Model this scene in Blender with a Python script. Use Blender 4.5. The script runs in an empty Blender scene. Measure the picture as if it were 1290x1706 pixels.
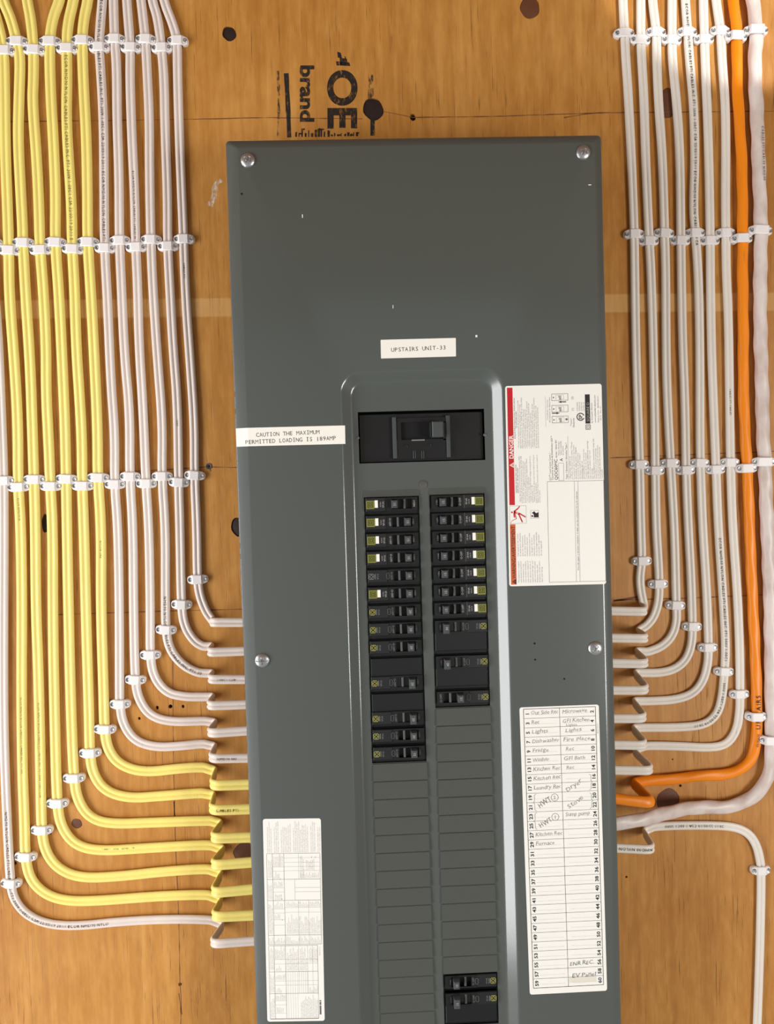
import bpy, bmesh, math, random
from mathutils import Matrix, Vector
random.seed(7)
S = bpy.context.scene
COL = S.collection

# ------------------------------------------------------------------ camera
F, D = 1282.0, 0.92            # focal length in pixels of the 1290x1706 frame, distance to the plywood
YAW, PITCH, ROLL = -0.03247872, -0.02657084, 0.03034297
RZ = Matrix.Rotation(YAW, 3, 'Z'); RX = Matrix.Rotation(PITCH, 3, 'X'); RY = Matrix.Rotation(ROLL, 3, 'Y')
RC = RZ @ RX @ RY
right, fwd, up = RC.col[0], RC.col[1], RC.col[2]
cam = bpy.data.cameras.new('camera'); camo = bpy.data.objects.new('camera', cam); COL.objects.link(camo)
cam.sensor_fit = 'HORIZONTAL'; cam.sensor_width = 36.0; cam.lens = F / 1290 * 36.0
cam.clip_start = 0.01
m = Matrix.Identity(4)
for r in range(3):
    m[r][0], m[r][1], m[r][2] = right[r], up[r], -fwd[r]
m[1][3] = -D
camo.matrix_world = m
S.camera = camo

# ------------------------------------------------------------------ world, lights, exposure
S.view_settings.view_transform = 'Standard'; S.view_settings.look = 'None'
S.view_settings.exposure = -0.02; S.view_settings.gamma = 1.0; S.view_settings.use_curve_mapping = False
w = bpy.data.worlds.new('world'); S.world = w; w.use_nodes = True
w.node_tree.nodes['Background'].inputs[0].default_value = (1.0, 0.98, 0.94, 1)
w.node_tree.nodes['Background'].inputs[1].default_value = 0.32
def area(name, loc, target, sx, sy, power, col):
    l = bpy.data.lights.new(name, 'AREA'); l.shape = 'RECTANGLE'; l.size = sx; l.size_y = sy; l.energy = power; l.color = col
    o = bpy.data.objects.new(name, l); COL.objects.link(o); o.location = loc
    o.rotation_euler = (Vector(target) - Vector(loc)).to_track_quat('-Z', 'Y').to_euler(); return o
area('window_light', (-1.75, -1.0, -0.60), (0.0, 0, -0.35), 0.8, 2.2, 52, (0.97, 0.985, 1.0))
area('side_lamp', (1.7, -1.75, -0.45), (0.35, 0, -0.35), 0.6, 0.9, 29, (1.0, 0.98, 0.94))
sp = bpy.data.lights.new('sun_patch_lamp', 'SPOT'); sp.energy = 120; sp.spot_size = math.radians(11); sp.spot_blend = 0.12; sp.shadow_soft_size = 0.01
sp.color = (1.0, 0.97, 0.94)
spo = bpy.data.objects.new('sun_patch_lamp', sp); COL.objects.link(spo); spo.location = (1.45, -1.5, 0.60)
spo.rotation_euler = (Vector((0.50, 0, 0.635)) - spo.location).to_track_quat('-Z', 'Y').to_euler()

# ------------------------------------------------------------------ helpers
def P(px, py, h=0.0):
    """point of the photograph on the plane lying h in front of the plywood"""
    d = RC @ Vector(((px - 645) / F, 1, -(py - 853) / F)); t = (D - h) / d.y
    return Vector((0, -D, 0)) + d * t
def lin(c): return tuple(((v/255)/12.92 if v/255 <= .04045 else ((v/255+.055)/1.055)**2.4) for v in c) + (1,)

class NT:
    def __init__(s, name):
        s.m = bpy.data.materials.new(name); s.m.use_nodes = True; s.t = s.m.node_tree
        s.b = s.t.nodes['Principled BSDF']; s.out = s.t.nodes['Material Output']
    def n(s, typ, **k):
        nd = s.t.nodes.new(typ)
        for a, v in k.items():
            if a.startswith('i_'):
                key = a[2:]; key = int(key) if key.isdigit() else key
                nd.inputs[key].default_value = v
            else: setattr(nd, a, v)
        return nd
    def l(s, a, b): s.t.links.new(a, b)
    def math(s, op, a, b=None, clamp=False):
        nd = s.n('ShaderNodeMath', operation=op, use_clamp=clamp)
        for i, v in enumerate((a, b)):
            if v is None: continue
            if isinstance(v, (int, float)): nd.inputs[i].default_value = v
            else: s.l(v, nd.inputs[i])
        return nd.outputs[0]
    def mix(s, fac, a, b):
        nd = s.n('ShaderNodeMix', data_type='RGBA')
        for k, v in ((0, fac), (6, a), (7, b)):
            if isinstance(v, (int, float)): nd.inputs[k].default_value = v
            elif isinstance(v, tuple): nd.inputs[k].default_value = v
            else: s.l(v, nd.inputs[k])
        return nd.outputs[2]
    def noise(s, sx, sy, sz, scale=1.0, detail=3, rough=.55):
        tc = s.n('ShaderNodeTexCoord'); mp = s.n('ShaderNodeMapping'); mp.inputs['Scale'].default_value = (sx, sy, sz)
        s.l(tc.outputs['Object'], mp.inputs[0]); nz = s.n('ShaderNodeTexNoise'); nz.inputs['Scale'].default_value = scale
        nz.inputs['Detail'].default_value = detail; nz.inputs['Roughness'].default_value = rough
        s.l(mp.outputs[0], nz.inputs['Vector']); return nz.outputs['Fac']
    def ramp(s, fac, lo, hi):
        nd = s.n('ShaderNodeMapRange'); nd.inputs[1].default_value = lo; nd.inputs[2].default_value = hi; s.l(fac, nd.inputs[0]); return nd.outputs[0]
    def bump(s, fac, strength, dist=.001):
        nd = s.n('ShaderNodeBump'); nd.inputs['Strength'].default_value = strength; nd.inputs['Distance'].default_value = dist
        s.l(fac, nd.inputs['Height']); s.l(nd.outputs[0], s.b.inputs['Normal'])

def plain(name, rgb, rough=.5, metal=0., var=.06, spec=.5, coat=0., sc=180):
    t = NT(name); c = lin(rgb); f = t.noise(1, 1, 1, sc, 3)
    a = tuple(v * (1 - var) for v in c[:3]) + (1,); b = tuple(min(1, v * (1 + var)) for v in c[:3]) + (1,)
    t.l(t.mix(f, a, b), t.b.inputs['Base Color'])
    t.b.inputs['Roughness'].default_value = rough; t.b.inputs['Metallic'].default_value = metal
    t.b.inputs['Specular IOR Level'].default_value = spec; t.b.inputs['Coat Weight'].default_value = coat; t.b.inputs['Coat Roughness'].default_value = .16; t.b.inputs['Coat IOR'].default_value = 1.65
    return t.m

def make_wood():
    t = NT('varnished_plywood')
    tc = t.n('ShaderNodeTexCoord'); sx = t.n('ShaderNodeSeparateXYZ'); t.l(tc.outputs['Object'], sx.inputs[0])
    blot = t.noise(1.0, 1, 1.0, 5, 3); grain = t.noise(70, 1, 2.2, 1, 4, .6); fine = t.noise(520, 1, 14, 1, 3, .6)
    figure = t.noise(9, 1, 1.6, 1, 3)
    c = t.mix(t.ramp(blot, .3, .7), lin((186, 127, 56)), lin((204, 146, 74)))
    c = t.mix(t.math('MULTIPLY', t.ramp(figure, .45, .68), .45), c, lin((176, 114, 42)))
    c = t.mix(t.math('MULTIPLY', t.ramp(grain, .42, .75), .55), c, lin((158, 98, 36)))
    c = t.mix(t.math('MULTIPLY', t.ramp(grain, .42, .25), .35), c, lin((221, 168, 95)))
    mot = t.noise(120, 1, 30, 1, 4, .6)
    c = t.mix(t.math('MULTIPLY', t.ramp(mot, .5, .75), .30), c, lin((150, 92, 34)))
    c = t.mix(t.math('MULTIPLY', t.ramp(mot, .5, .3), .22), c, lin((226, 172, 100)))
    dash = t.ramp(fine, .61, .70)
    sel = t.ramp(t.noise(4, 1, 3, 2, 2), .42, .56)
    c = t.mix(t.math('MULTIPLY', t.math('MULTIPLY', dash, sel), .7), c, lin((112, 66, 26)))
    # pale band of bare ply left by a removed strip of tape
    z = t.math('ADD', sx.outputs[2], t.math('MULTIPLY', sx.outputs[0], .012))
    z0 = P(350, 529).z + P(350, 529).x * .012; z1 = P(350, 497).z + P(350, 497).x * .012
    band = t.math('MULTIPLY', t.ramp(z, z0, z0 + .002), t.ramp(z, z1 + .001, z1 - .001))
    bn = t.ramp(t.noise(30, 1, 3, 1, 2), .1, .8)
    c = t.mix(t.math('MULTIPLY', band, t.math('ADD', t.math('MULTIPLY', bn, .2), .3)), c, lin((230, 188, 125)))
    t.l(c, t.b.inputs['Base Color'])
    t.b.inputs['Roughness'].default_value = .45; t.b.inputs['Specular IOR Level'].default_value = .35
    h = t.math('ADD', t.math('MULTIPLY', grain, .6), t.math('MULTIPLY', t.math('MULTIPLY', dash, sel), -.8))
    h = t.math('ADD', h, t.math('MULTIPLY', t.noise(14, 1, 4, 1, 3), .8))
    t.bump(h, .6, .0014)
    return t.m

def make_sheath(name, rgb, stain=None, mott=None):
    t = NT(name); tc = t.n('ShaderNodeTexCoord'); sx = t.n('ShaderNodeSeparateXYZ'); t.l(tc.outputs['Object'], sx.inputs[0])
    c = lin(rgb); f = t.noise(60, 60, 14, 1, 4)
    a = tuple(v * .9 for v in c[:3]) + (1,); b = tuple(min(1, v * 1.07) for v in c[:3]) + (1,)
    col = t.mix(f, a, b)
    sc = t.math('MULTIPLY', t.ramp(t.noise(150, 150, 25, 1, 3), .72, .8), .5)
    col = t.mix(sc, col, tuple(v * .45 for v in c[:3]) + (1,))
    if mott: col = t.mix(t.math('MULTIPLY', t.ramp(t.noise(45, 45, 30, 1, 3), .4, .7), .55), col, lin(mott))
    if stain:
        z0, z1, rgb2 = stain
        z = t.math('ADD', sx.outputs[2], t.math('MULTIPLY', t.noise(200, 200, 60, 1, 2), .02))
        k = t.math('MULTIPLY', t.ramp(z, z0, z0 + .006), t.ramp(z, z1 + .006, z1))
        col = t.mix(t.math('MULTIPLY', k, .7), col, lin(rgb2))
    t.l(col, t.b.inputs['Base Color']); t.b.inputs['Roughness'].default_value = .38; t.b.inputs['Specular IOR Level'].default_value = .45
    t.bump(t.noise(500, 500, 120, 1, 3), .12, .0006)
    return t.m

def make_ink(name, rgb, wear):
    t = NT(name); t.b.inputs['Base Color'].default_value = lin(rgb); t.b.inputs['Roughness'].default_value = .7
    tr = t.n('ShaderNodeBsdfTransparent'); mx = t.n('ShaderNodeMixShader')
    f = t.ramp(t.noise(260, 1, 110, 1, 4, .7), wear, wear + .2)
    t.l(t.math('MULTIPLY', f, .97), mx.inputs[0]); t.l(tr.outputs[0], mx.inputs[1]); t.l(t.b.outputs[0], mx.inputs[2]); t.l(mx.outputs[0], t.out.inputs[0])
    return t.m

M = dict(
    wood=make_wood(),
    white=make_sheath('white_cable_sheath', (228, 214, 205)),
    white_r=make_sheath('pale_grey_cable_sheath', (236, 228, 217)),
    white_stain=make_sheath('stained_cable_sheath', (236, 228, 217), (P(1212, 478).z, P(1208, 396).z, (214, 200, 118))),
    white_thick=make_sheath('thick_white_sheath', (226, 214, 208), mott=(186, 160, 146)),
    yellow=make_sheath('yellow_cable_sheath', (246, 226, 128)),
    orange=make_sheath('orange_cable_sheath', (250, 140, 12)),
    clip=plain('white_nylon', (240, 234, 232), .4, var=.03),
    steel=plain('zinc_steel', (196, 196, 198), .3, .9, var=.08),
    dsteel=plain('dull_steel', (150, 152, 154), .42, .8, var=.1),
    grey=plain('grey_enamel', (76, 81, 77), .5, 0, var=.05, spec=.3, coat=1.0, sc=400),
    greyin=plain('grey_enamel_plate', (78, 80, 75), .55, 0, var=.05, spec=.3, sc=400),
    seam=plain('dark_seam', (40, 40, 38), .8),
    black=plain('black_bakelite', (15, 15, 17), .45, var=.15),
    black2=plain('black_moulded_case', (23, 23, 25), .5, var=.15),
    void=plain('black_void', (8, 8, 9), .9),
    lever=plain('dark_grey_lever', (70, 74, 74), .4),
    leveredge=plain('grey_lever_edge', (88, 92, 90), .4),
    olive=plain('olive_label', (122, 124, 46), .5),
    olivedk=plain('olive_label_print', (38, 40, 12), .5),
    oliveln=plain('olive_print', (150, 148, 74), .5),
    greyln=plain('grey_print', (112, 114, 112), .5),
    wprint=plain('white_print', (165, 165, 160), .5),
    paper=plain('white_paper', (243, 240, 233), .42, var=.02),
    paper2=plain('cream_paper', (248, 244, 234), .45, var=.02),
    ink=plain('black_ink', (30, 28, 30), .55),
    ink2=plain('grey_ink', (108, 104, 104), .6),
    ink3=plain('faint_grey_ink', (168, 163, 160), .6),
    pencil=plain('pencil', (142, 138, 136), .6),
    red=plain('red_print', (196, 22, 30), .45),
    orangep=plain('orange_print', (206, 96, 44), .45),
    stain=plain('paper_stain', (226, 219, 203), .5),
    jacket=plain('cable_print', (66, 60, 62), .6),
    jackety=plain('faded_cable_print', (128, 118, 56), .6),
    knot=plain('dark_knot', (38, 20, 18), .6, var=.3),
    knotb=plain('brown_knot', (102, 58, 32), .6, var=.25),
    line=plain('brown_pencil_line', (118, 72, 36), .7, var=.2),
    chalk=make_ink('white_scuff', (226, 206, 184), .42),
    stamp=make_ink('black_stamp_ink', (30, 22, 18), .30),
    stampf=make_ink('faint_stamp_ink', (44, 32, 24), .46),
    plug=plain('plug_grey', (84, 82, 78), .5),
)

class MB:
    def __init__(s): s.v = []; s.f = []; s.mi = []
    def quad(s, pts, mi=0):
        i = len(s.v); s.v += [tuple(p) for p in pts]; s.f.append(tuple(range(i, i + len(pts)))); s.mi.append(mi)
    def box(s, x0, x1, y0, y1, z0, z1, mi=0, ch=0.0):
        if ch <= 0:
            i = len(s.v)
            s.v += [(x, y, z) for x in (x0, x1) for y in (y0, y1) for z in (z0, z1)]
            for f in ((0,1,3,2),(4,6,7,5),(0,4,5,1),(2,3,7,6),(0,2,6,4),(1,5,7,3)):
                s.f.append(tuple(i + k for k in f)); s.mi.append(mi)
        else:   # chamfered towards -y (front = y0)
            rings = [(0, y1), (0, y0 + ch), (ch, y0)]
            s.loft([[(x0+a, y, z0+a), (x1-a, y, z0+a), (x1-a, y, z1-a), (x0+a, y, z1-a)] for a, y in rings], mi, True, True)
    def loft(s, rings, mi=0, cap0=False, cap1=False, closed=True):
        n = len(rings[0]); i = len(s.v)
        for r in rings: s.v += [tuple(p) for p in r]
        for a in range(len(rings) - 1):
            for b in range(n if closed else n - 1):
                c = (b + 1) % n
                s.f.append((i+a*n+b, i+a*n+c, i+(a+1)*n+c, i+(a+1)*n+b)); s.mi.append(mi)
        if cap0: s.f.append(tuple(i + k for k in range(n))[::-1]); s.mi.append(mi)
        if cap1: s.f.append(tuple(i + (len(rings)-1)*n + k for k in range(n))); s.mi.append(mi)
    def build(s, name, mats, parent=None, smooth=None):
        me = bpy.data.meshes.new(name); me.from_pydata(s.v, [], s.f)
        mats = mats if isinstance(mats, (list, tuple)) else [mats]
        for mt in mats: me.materials.append(M[mt] if isinstance(mt, str) else mt)
        me.polygons.foreach_set('material_index', s.mi)
        bm = bmesh.new(); bm.from_mesh(me); bmesh.ops.remove_doubles(bm, verts=bm.verts, dist=1e-7)
        bmesh.ops.recalc_face_normals(bm, faces=bm.faces) if smooth is not False else None
        bm.to_mesh(me); bm.free()
        if smooth:
            me.shade_smooth(); me.set_sharp_from_angle(angle=math.radians(smooth))
        o = bpy.data.objects.new(name, me); COL.objects.link(o)
        if parent is not None: o.parent = parent
        return o

def tag(o, label=None, cat=None, group=None, kind=None):
    for k, v in (('label', label), ('category', cat), ('group', group), ('kind', kind)):
        if v: o[k] = v
    return o
def empty(name, loc=(0, 0, 0)):
    o = bpy.data.objects.new(name, None); COL.objects.link(o); o.location = loc; o.empty_display_size = .01; return o
def copy_tree(o, parent=None):
    c = o.copy(); COL.objects.link(c)
    if parent is not None: c.parent = parent
    for ch in list(o.children): copy_tree(ch, c)
    return c

# ------------------------------------------------------------------ glyphs
GC = {}
RES = 2
def glyph(ch, bold=0.0):
    if ch in 'MWmw' or not ch.isalnum(): bold = 0.0
    k = (ch, bold, RES)
    if k in GC: return GC[k]
    cu = bpy.data.curves.new('t', 'FONT'); cu.size = 1.0; cu.resolution_u = RES; cu.offset = bold
    ob = bpy.data.objects.new('t', cu)
    def ext(b):
        cu.body = b; me = ob.to_mesh(); xs = [v.co.x for v in me.vertices]; r = (max(xs) - min(xs)) if xs else 0; ob.to_mesh_clear(); return r
    adv = ext('H' + ch + 'H') - ext('HH')
    cu.body = ch; me = ob.to_mesh()
    vs = [(v.co.x, v.co.y) for v in me.vertices]; fs = [tuple(p.vertices) for p in me.polygons]; ob.to_mesh_clear()
    bpy.data.objects.remove(ob); bpy.data.curves.remove(cu)
    GC[k] = (vs, fs, adv); return GC[k]
def text2d(txt, size, bold=0.0, mono=None, jitter=0.0, shear=0.0, fit=None, track=1.0):
    """list of (verts, faces) in 2D, origin at baseline left; returns list and width"""
    out = []; x = 0.0
    for ch in txt:
        vs, fs, adv = glyph(ch, bold)
        if mono:
            if vs:
                xs = [v[0] for v in vs]; wd = max(xs) - min(xs); k = min(1.0, mono * .9 / wd); off = (mono - wd * k) / 2
                vv = [((v[0] - min(xs)) * k + off, v[1]) for v in vs]
                if ch == 'I' and mono:
                    vv = list(vv)
                out.append(([((x + a) * size, b * size) for a, b in vv], fs))
                if ch in 'I1':
                    c = mono / 2; bars = ((.16, 0, .07), (.16, .66, .73)) if ch == 'I' else ((.16, 0, .07),)
                    for hw, y0, y1 in bars:
                        out.append(([((x + c - hw) * size, y0 * size), ((x + c + hw) * size, y0 * size), ((x + c + hw) * size, y1 * size), ((x + c - hw) * size, y1 * size)], [(0, 1, 2, 3)]))
            x += mono
        else:
            jy = random.uniform(-jitter, jitter); js = 1 + random.uniform(-jitter, jitter) * 1.5
            if vs: out.append(([((x + a * js + shear * b) * size, (b * js + jy) * size) for a, b in vs], fs))
            x += adv * track * (1 + random.uniform(-jitter, jitter))
    W = x * size
    if fit and W > 0:
        k = min(fit / W, 1.3); out = [([(a * k, b) for a, b in v], f) for v, f in out]; W *= k
    return out, W

class Sticker:
    """a sheet glued on the cover; local units are photo pixels, u right, v down"""
    def __init__(s, TL, TR, BR, BL, h, surf=None):
        s.c = [P(*q, h) for q in (TL, TR, BR, BL)]
        s.W = math.dist(TL, TR); s.V = math.dist(TL, BL); s.mb = MB(); s.surf = surf; s.h = h
    def pt(s, u, v, lift=0.0):
        a, b = u / s.W, v / s.V; TL, TR, BR, BL = s.c
        p = (TL * (1-a) + TR * a) * (1-b) + (BL * (1-a) + BR * a) * b
        y = s.surf(p.x) if s.surf else -s.h
        return Vector((p.x, y - lift, p.z))
    def sheet(s, name, mat, parent, r=4.0, label=None, us=None):
        W, V = s.W, s.V; o = []
        if us:
            m = MB(); rings = []
            for u in us: rings.append([s.pt(u, 0, .00002), s.pt(u, 0, .00017), s.pt(u, V, .00017), s.pt(u, V, .00002)])
            m.loft(rings, 0, True, True); ob = m.build(name, mat, parent, 40)
        else:
            for cx, cy, a0 in ((W-r, r, -90), (W-r, V-r, 0), (r, V-r, 90), (r, r, 180)):
                for k in range(7):
                    a = math.radians(a0 + k * 15); o.append((cx + r * math.cos(a), cy + r * math.sin(a)))
            m = MB(); m.loft([[s.pt(u, v, .00002) for u, v in o], [s.pt(u, v, .00017) for u, v in o]], 0, True, True)
            ob = m.build(name, mat, parent)
        if label: ob['label'] = label
        s.ob = ob; return ob
    def rect(s, u0, v0, u1, v1, mi=0, lay=0):
        L = .0002 + lay * .00003
        s.mb.quad([s.pt(u0, v0, L), s.pt(u0, v1, L), s.pt(u1, v1, L), s.pt(u1, v0, L)], mi)
    def poly(s, pts, mi=0, lay=0):
        s.mb.quad([s.pt(u, v, .0002 + lay * .00003) for u, v in pts], mi)
    def seg(s, u0, v0, u1, v1, wd, mi=0, lay=0):
        dx, dy = u1-u0, v1-v0; L = math.hypot(dx, dy) or 1; nx, ny = -dy/L*wd/2, dx/L*wd/2
        s.poly([(u0+nx, v0+ny), (u1+nx, v1+ny), (u1-nx, v1-ny), (u0-nx, v0-ny)], mi, lay)
    def frame(s, u0, v0, u1, v1, wd, mi=0, lay=0):
        for a in ((u0, v0, u1, v0), (u1, v0, u1, v1), (u1, v1, u0, v1), (u0, v1, u0, v0)): s.seg(*a, wd, mi, lay)
    def text(s, txt, u, v, size, ang=0, mi=0, lay=0, anchor='l', **k):
        gl, W = text2d(txt, size, **k); ca, sa = math.cos(math.radians(ang)), math.sin(math.radians(ang))
        x0 = {'l': 0, 'c': -W/2, 'r': -W}[anchor]; L = .0002 + lay * .00003
        for vs, fs in gl:
            i = len(s.mb.v)
            for a, b in vs:
                a += x0; s.mb.v.append(tuple(s.pt(u + a*ca - b*sa, v - (a*sa + b*ca), L)))
            for f in fs: s.mb.f.append(tuple(i + q for q in f)); s.mb.mi.append(mi)
        return W
    def done(s, mats, name='print'): return s.mb.build(name, mats, s.ob, False)

# ================================================================== THE WALL
wall_bm = bmesh.new()
def bm_box(bm, x0, x1, y0, y1, z0, z1):
    vs = [bm.verts.new((x, y, z)) for x in (x0, x1) for y in (y0, y1) for z in (z0, z1)]
    for f in ((0,1,3,2),(4,6,7,5),(0,4,5,1),(2,3,7,6),(0,2,6,4),(1,5,7,3)): bm.faces.new([vs[k] for k in f])
    bmesh.ops.recalc_face_normals(bm, faces=bm.faces)
bm_box(wall_bm, -.80, .90, 0, .019, -.85, .664)
wme = bpy.data.meshes.new('wall_back'); wall_bm.to_mesh(wme); wall_bm.free()
wall = bpy.data.objects.new('wall_back', wme); COL.objects.link(wall)
# knots and holes: (px, py, radius_px, kind, squash)
KN = [(382, 56, 11.5, 'knot', 1.05), (622, 182, 17, 'knot', 1.08), (883, 13, 17, 'knotb', 1.0), (128, 1372, 9, 'knotb', .9),
      (397, 878, 12, 'knot', 1.3), (1113, 1334, 19, 'knotb', 1.15), (1112, 172, 17, 'knotb', 1.5), (408, 1420, 20, 'knotb', .8),
      (75, 872, 6, 'knot', 2.6), (1240, 1380, 4, 'knotb', .7)]
HOLES = [(688, 195.5, 5, 1.15), (300, 1640, 3, 1), (262, 1179, 2.6, 1.2), (284, 1177, 3.4, 1), (305, 1177, 2.4, 1.2), (232, 1197, 2.4, 1),
         (1134, 1309, 2.4, 1), (84, 1388, 2.4, 1), (1044, 1461, 2, 1), (1121, 1265, 1.4, 1), (25, 1438, 3, 1), (1290-154, 507, 1.5, 1)]
def ellipse(px, py, r, sq, n=22, y=0.0, irr=.05):
    c = P(px, py, 0); k = D / F; rnd = random.Random(int(px * 13 + py))
    ph = rnd.uniform(0, 6); out = []
    for i in range(n):
        a = 2*math.pi*i/n; rr = r*k*(1 + irr*math.sin(2*a+ph) + irr*.6*math.sin(5*a+ph))
        out.append((c.x + rr*math.cos(a), y, c.z + rr*sq*math.sin(a)))
    return out
cut = MB()
for px, py, r, k, sq in KN: cut.loft([ellipse(px, py, r, sq, y=-.002), ellipse(px, py, r, sq, y=.0016)], 0, True, True)
for px, py, r, sq in HOLES: cut.loft([ellipse(px, py, r, sq, 12, y=-.002), ellipse(px, py, r, sq, 12, y=.009)], 0, True, True)
co = cut.build('cutter', 'wood')
md = wall.modifiers.new('b', 'BOOLEAN'); md.object = co; md.operation = 'DIFFERENCE'; md.solver = 'EXACT'
dg = bpy.context.evaluated_depsgraph_get(); nm = bpy.data.meshes.new_from_object(wall.evaluated_get(dg))
wall.modifiers.clear(); wall.data = nm; nm.name = 'wall_back'; bpy.data.objects.remove(co)
nm.materials.clear(); nm.materials.append(M['wood'])
tag(wall, kind='structure')
m = MB(); m.box(-2.2, 2.3, -2.4, .019, .665, .70); tag(m.build('shade_ceiling', plain('shade_ceiling_boards', (120, 84, 50), .8)), kind='structure')  # unseen ceiling, added so the top of the plywood falls into shade
for px, py, r, k, sq in KN:
    m = MB(); dep = .0013 if k == 'knot' else .0002
    m.loft([ellipse(px, py, r*.99, sq, y=.0016), ellipse(px, py, r*.97, sq, y=dep+.0003), ellipse(px, py, r*.8, sq, y=dep)], 0, True, True)
    m.build('knot', k, wall, 30)
for px, py, r, sq in HOLES:
    m = MB(); m.loft([ellipse(px, py, r*.96, sq, 12, y=.009), ellipse(px, py, r*.96, sq, 12, y=.004)], 0, True, True)
    m.build('nail_hole', 'void', wall)
def strip_line(pts, wd, mat, name='pencil_line', jit=.6):
    m = MB(); rnd = random.Random(int(pts[0][0] * 7 + pts[0][1])); dense = []
    for (a, b) in zip(pts, pts[1:]):
        n = max(1, int(math.dist(a, b) / 12))
        for i in range(n): t = i / n; dense.append((a[0]*(1-t)+b[0]*t, a[1]*(1-t)+b[1]*t))
    dense.append(pts[-1]); A = []; B = []
    for i, p in enumerate(dense):
        q0 = dense[max(0, i-1)]; q1 = dense[min(len(dense)-1, i+1)]; dx, dy = q1[0]-q0[0], q1[1]-q0[1]; L = math.hypot(dx, dy)
        nx, ny = -dy/L, dx/L; ww = wd/2*(1+rnd.uniform(-jit, jit)); o = rnd.uniform(-.4, .4)*jit
        A.append(P(p[0]+nx*(ww+o), p[1]+ny*(ww+o), .00006)); B.append(P(p[0]-nx*(ww-o), p[1]-ny*(ww-o), .00006))
    for i in range(len(A)-1): m.quad([A[i], B[i], B[i+1], A[i+1]])
    return m.build(name, mat, wall, False)
strip_line([(0, 203), (300, 199), (440, 196), (604, 198)], 1.3, 'line')
strip_line([(640, 186), (660, 190), (688, 195.5), (820, 194), (1000, 188), (1290, 185)], 1.6, 'line')
strip_line([(200, 787), (345, 778), (404, 779)], 1.4, 'line'); strip_line([(1016, 763), (1290, 752)], 1.4, 'line')
strip_line([(90, 1024), (250, 1019), (403, 1015)], 1.3, 'line'); strip_line([(1023, 1000), (1160, 996), (1290, 990)], 1.5, 'line')
strip_line([(1022, 1001), (1050, 997), (1066, 994)], 2.6, 'line'); strip_line([(940, 196), (975, 190), (1003, 188)], 1.6, 'line')
strip_line([(288, 1100), (289, 1260), (291, 1350), (293, 1420), (297, 1500), (299, 1590), (300, 1640), (302, 1660), (300, 1780)], 1.2, 'line', 'grain_crack')
strip_line([(290, 1335), (291, 1360)], 2.2, 'knot', 'grain_crack', .3); strip_line([(298, 1655), (303, 1690)], 2, 'line', 'grain_crack')
strip_line([(348, 777)] * 1 + [(352, 785)], 2, 'line', 'grain_crack')
for a in ([(370, 300), (362, 304), (358, 312), (358, 322), (354, 334), (349, 343)],):
    strip_line(a, 9, 'chalk', 'white_scuff', .3)
# black mill stamp, read downwards (rotated clockwise)
def stamp_text(txt, px, py, size, bold, fitlen=None, mat='stamp', name='stamp_print'):
    gl, W = text2d(txt, size, bold=bold, fit=fitlen); m = MB()
    for vs, fs in gl:
        i = len(m.v)
        for a, b in vs: m.v.append(tuple(P(px + b, py + a, .00008)))
        for f in fs: m.f.append(tuple(i+q for q in f)); m.mi.append(0)
    return m.build(name, mat, wall, False)
RES = 9
stamp_text('OE', 548, 116, 66, .035, 98); stamp_text('brand', 501, 108, 32, .036, 96)
RES = 2
strip_line([(477, 122), (479, 160), (481, 200), (482, 229)], 7.5, 'stamp', 'stamp_bar', .15)
strip_line([(463, 118), (465, 160), (463, 229)], 4, 'stampf', 'stamp_bar', .4)
strip_line([(618, 124), (618, 168)], 8, 'stampf', 'stamp_bar', .3); strip_line([(621, 196), (621, 226)], 8, 'stamp', 'stamp_bar', .15)
m = MB(); rnd = random.Random(3)
x = 492
while x < 597:
    hgt = rnd.uniform(6, 14) if x < 550 else rnd.uniform(3, 7); yb = 228 if x < 550 else 227
    wd_ = rnd.uniform(1.5, 4); y0 = yb - hgt
    m.quad([P(x, y0, .00008), P(x, yb, .00008), P(x+wd_, yb, .00008), P(x+wd_*1.1, y0+rnd.uniform(-2, 2), .00008)])
    if rnd.random() < .5: m.quad([P(x, y0, .00009), P(x, y0+2.5, .00009), P(x+6, y0+2.5, .00009), P(x+6, y0, .00009)])
    x += rnd.uniform(4, 6.5)
for (a, b, c_, d) in ((562, 86, 570, 96), (566, 96, 580, 108), (560, 102, 584, 109), (574, 93, 578, 99)):
    m.quad([P(a, b, .00008), P(a+1, d, .00008), P(c_, d+1, .00008), P(c_-2, b+2, .00008)])
m.build('stamp_print', 'stamp', wall, False)
# drywall screw driven in beside the cables
scr = empty('wood_screw', P(348, 777)); tag(scr, 'small dark screw driven flush into the plywood left of the grey panel', 'screw')
c = P(348, 777)
def disc_rings(c, prof, n=20): return [[(c.x + r*math.cos(2*math.pi*i/n), -y, c.z + r*math.sin(2*math.pi*i/n)) for i in range(n)] for r, y in prof]
m = MB(); m.loft([[(p[0]-c.x, p[1], p[2]-c.z) for p in r] for r in disc_rings(c, [(.0036, 0), (.0036, .0007), (.003, .0009), (.0018, .0001)])], 0, True, True)
m.build('screw_head', 'plug', scr, 30)
m = MB(); m.box(-.0016, .0016, -.0007, -.0001, -.0004, .0004); m.box(-.0004, .0004, -.0008, -.0001, -.0016, .0016); m.build('cross_slot', 'void', scr)

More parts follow.
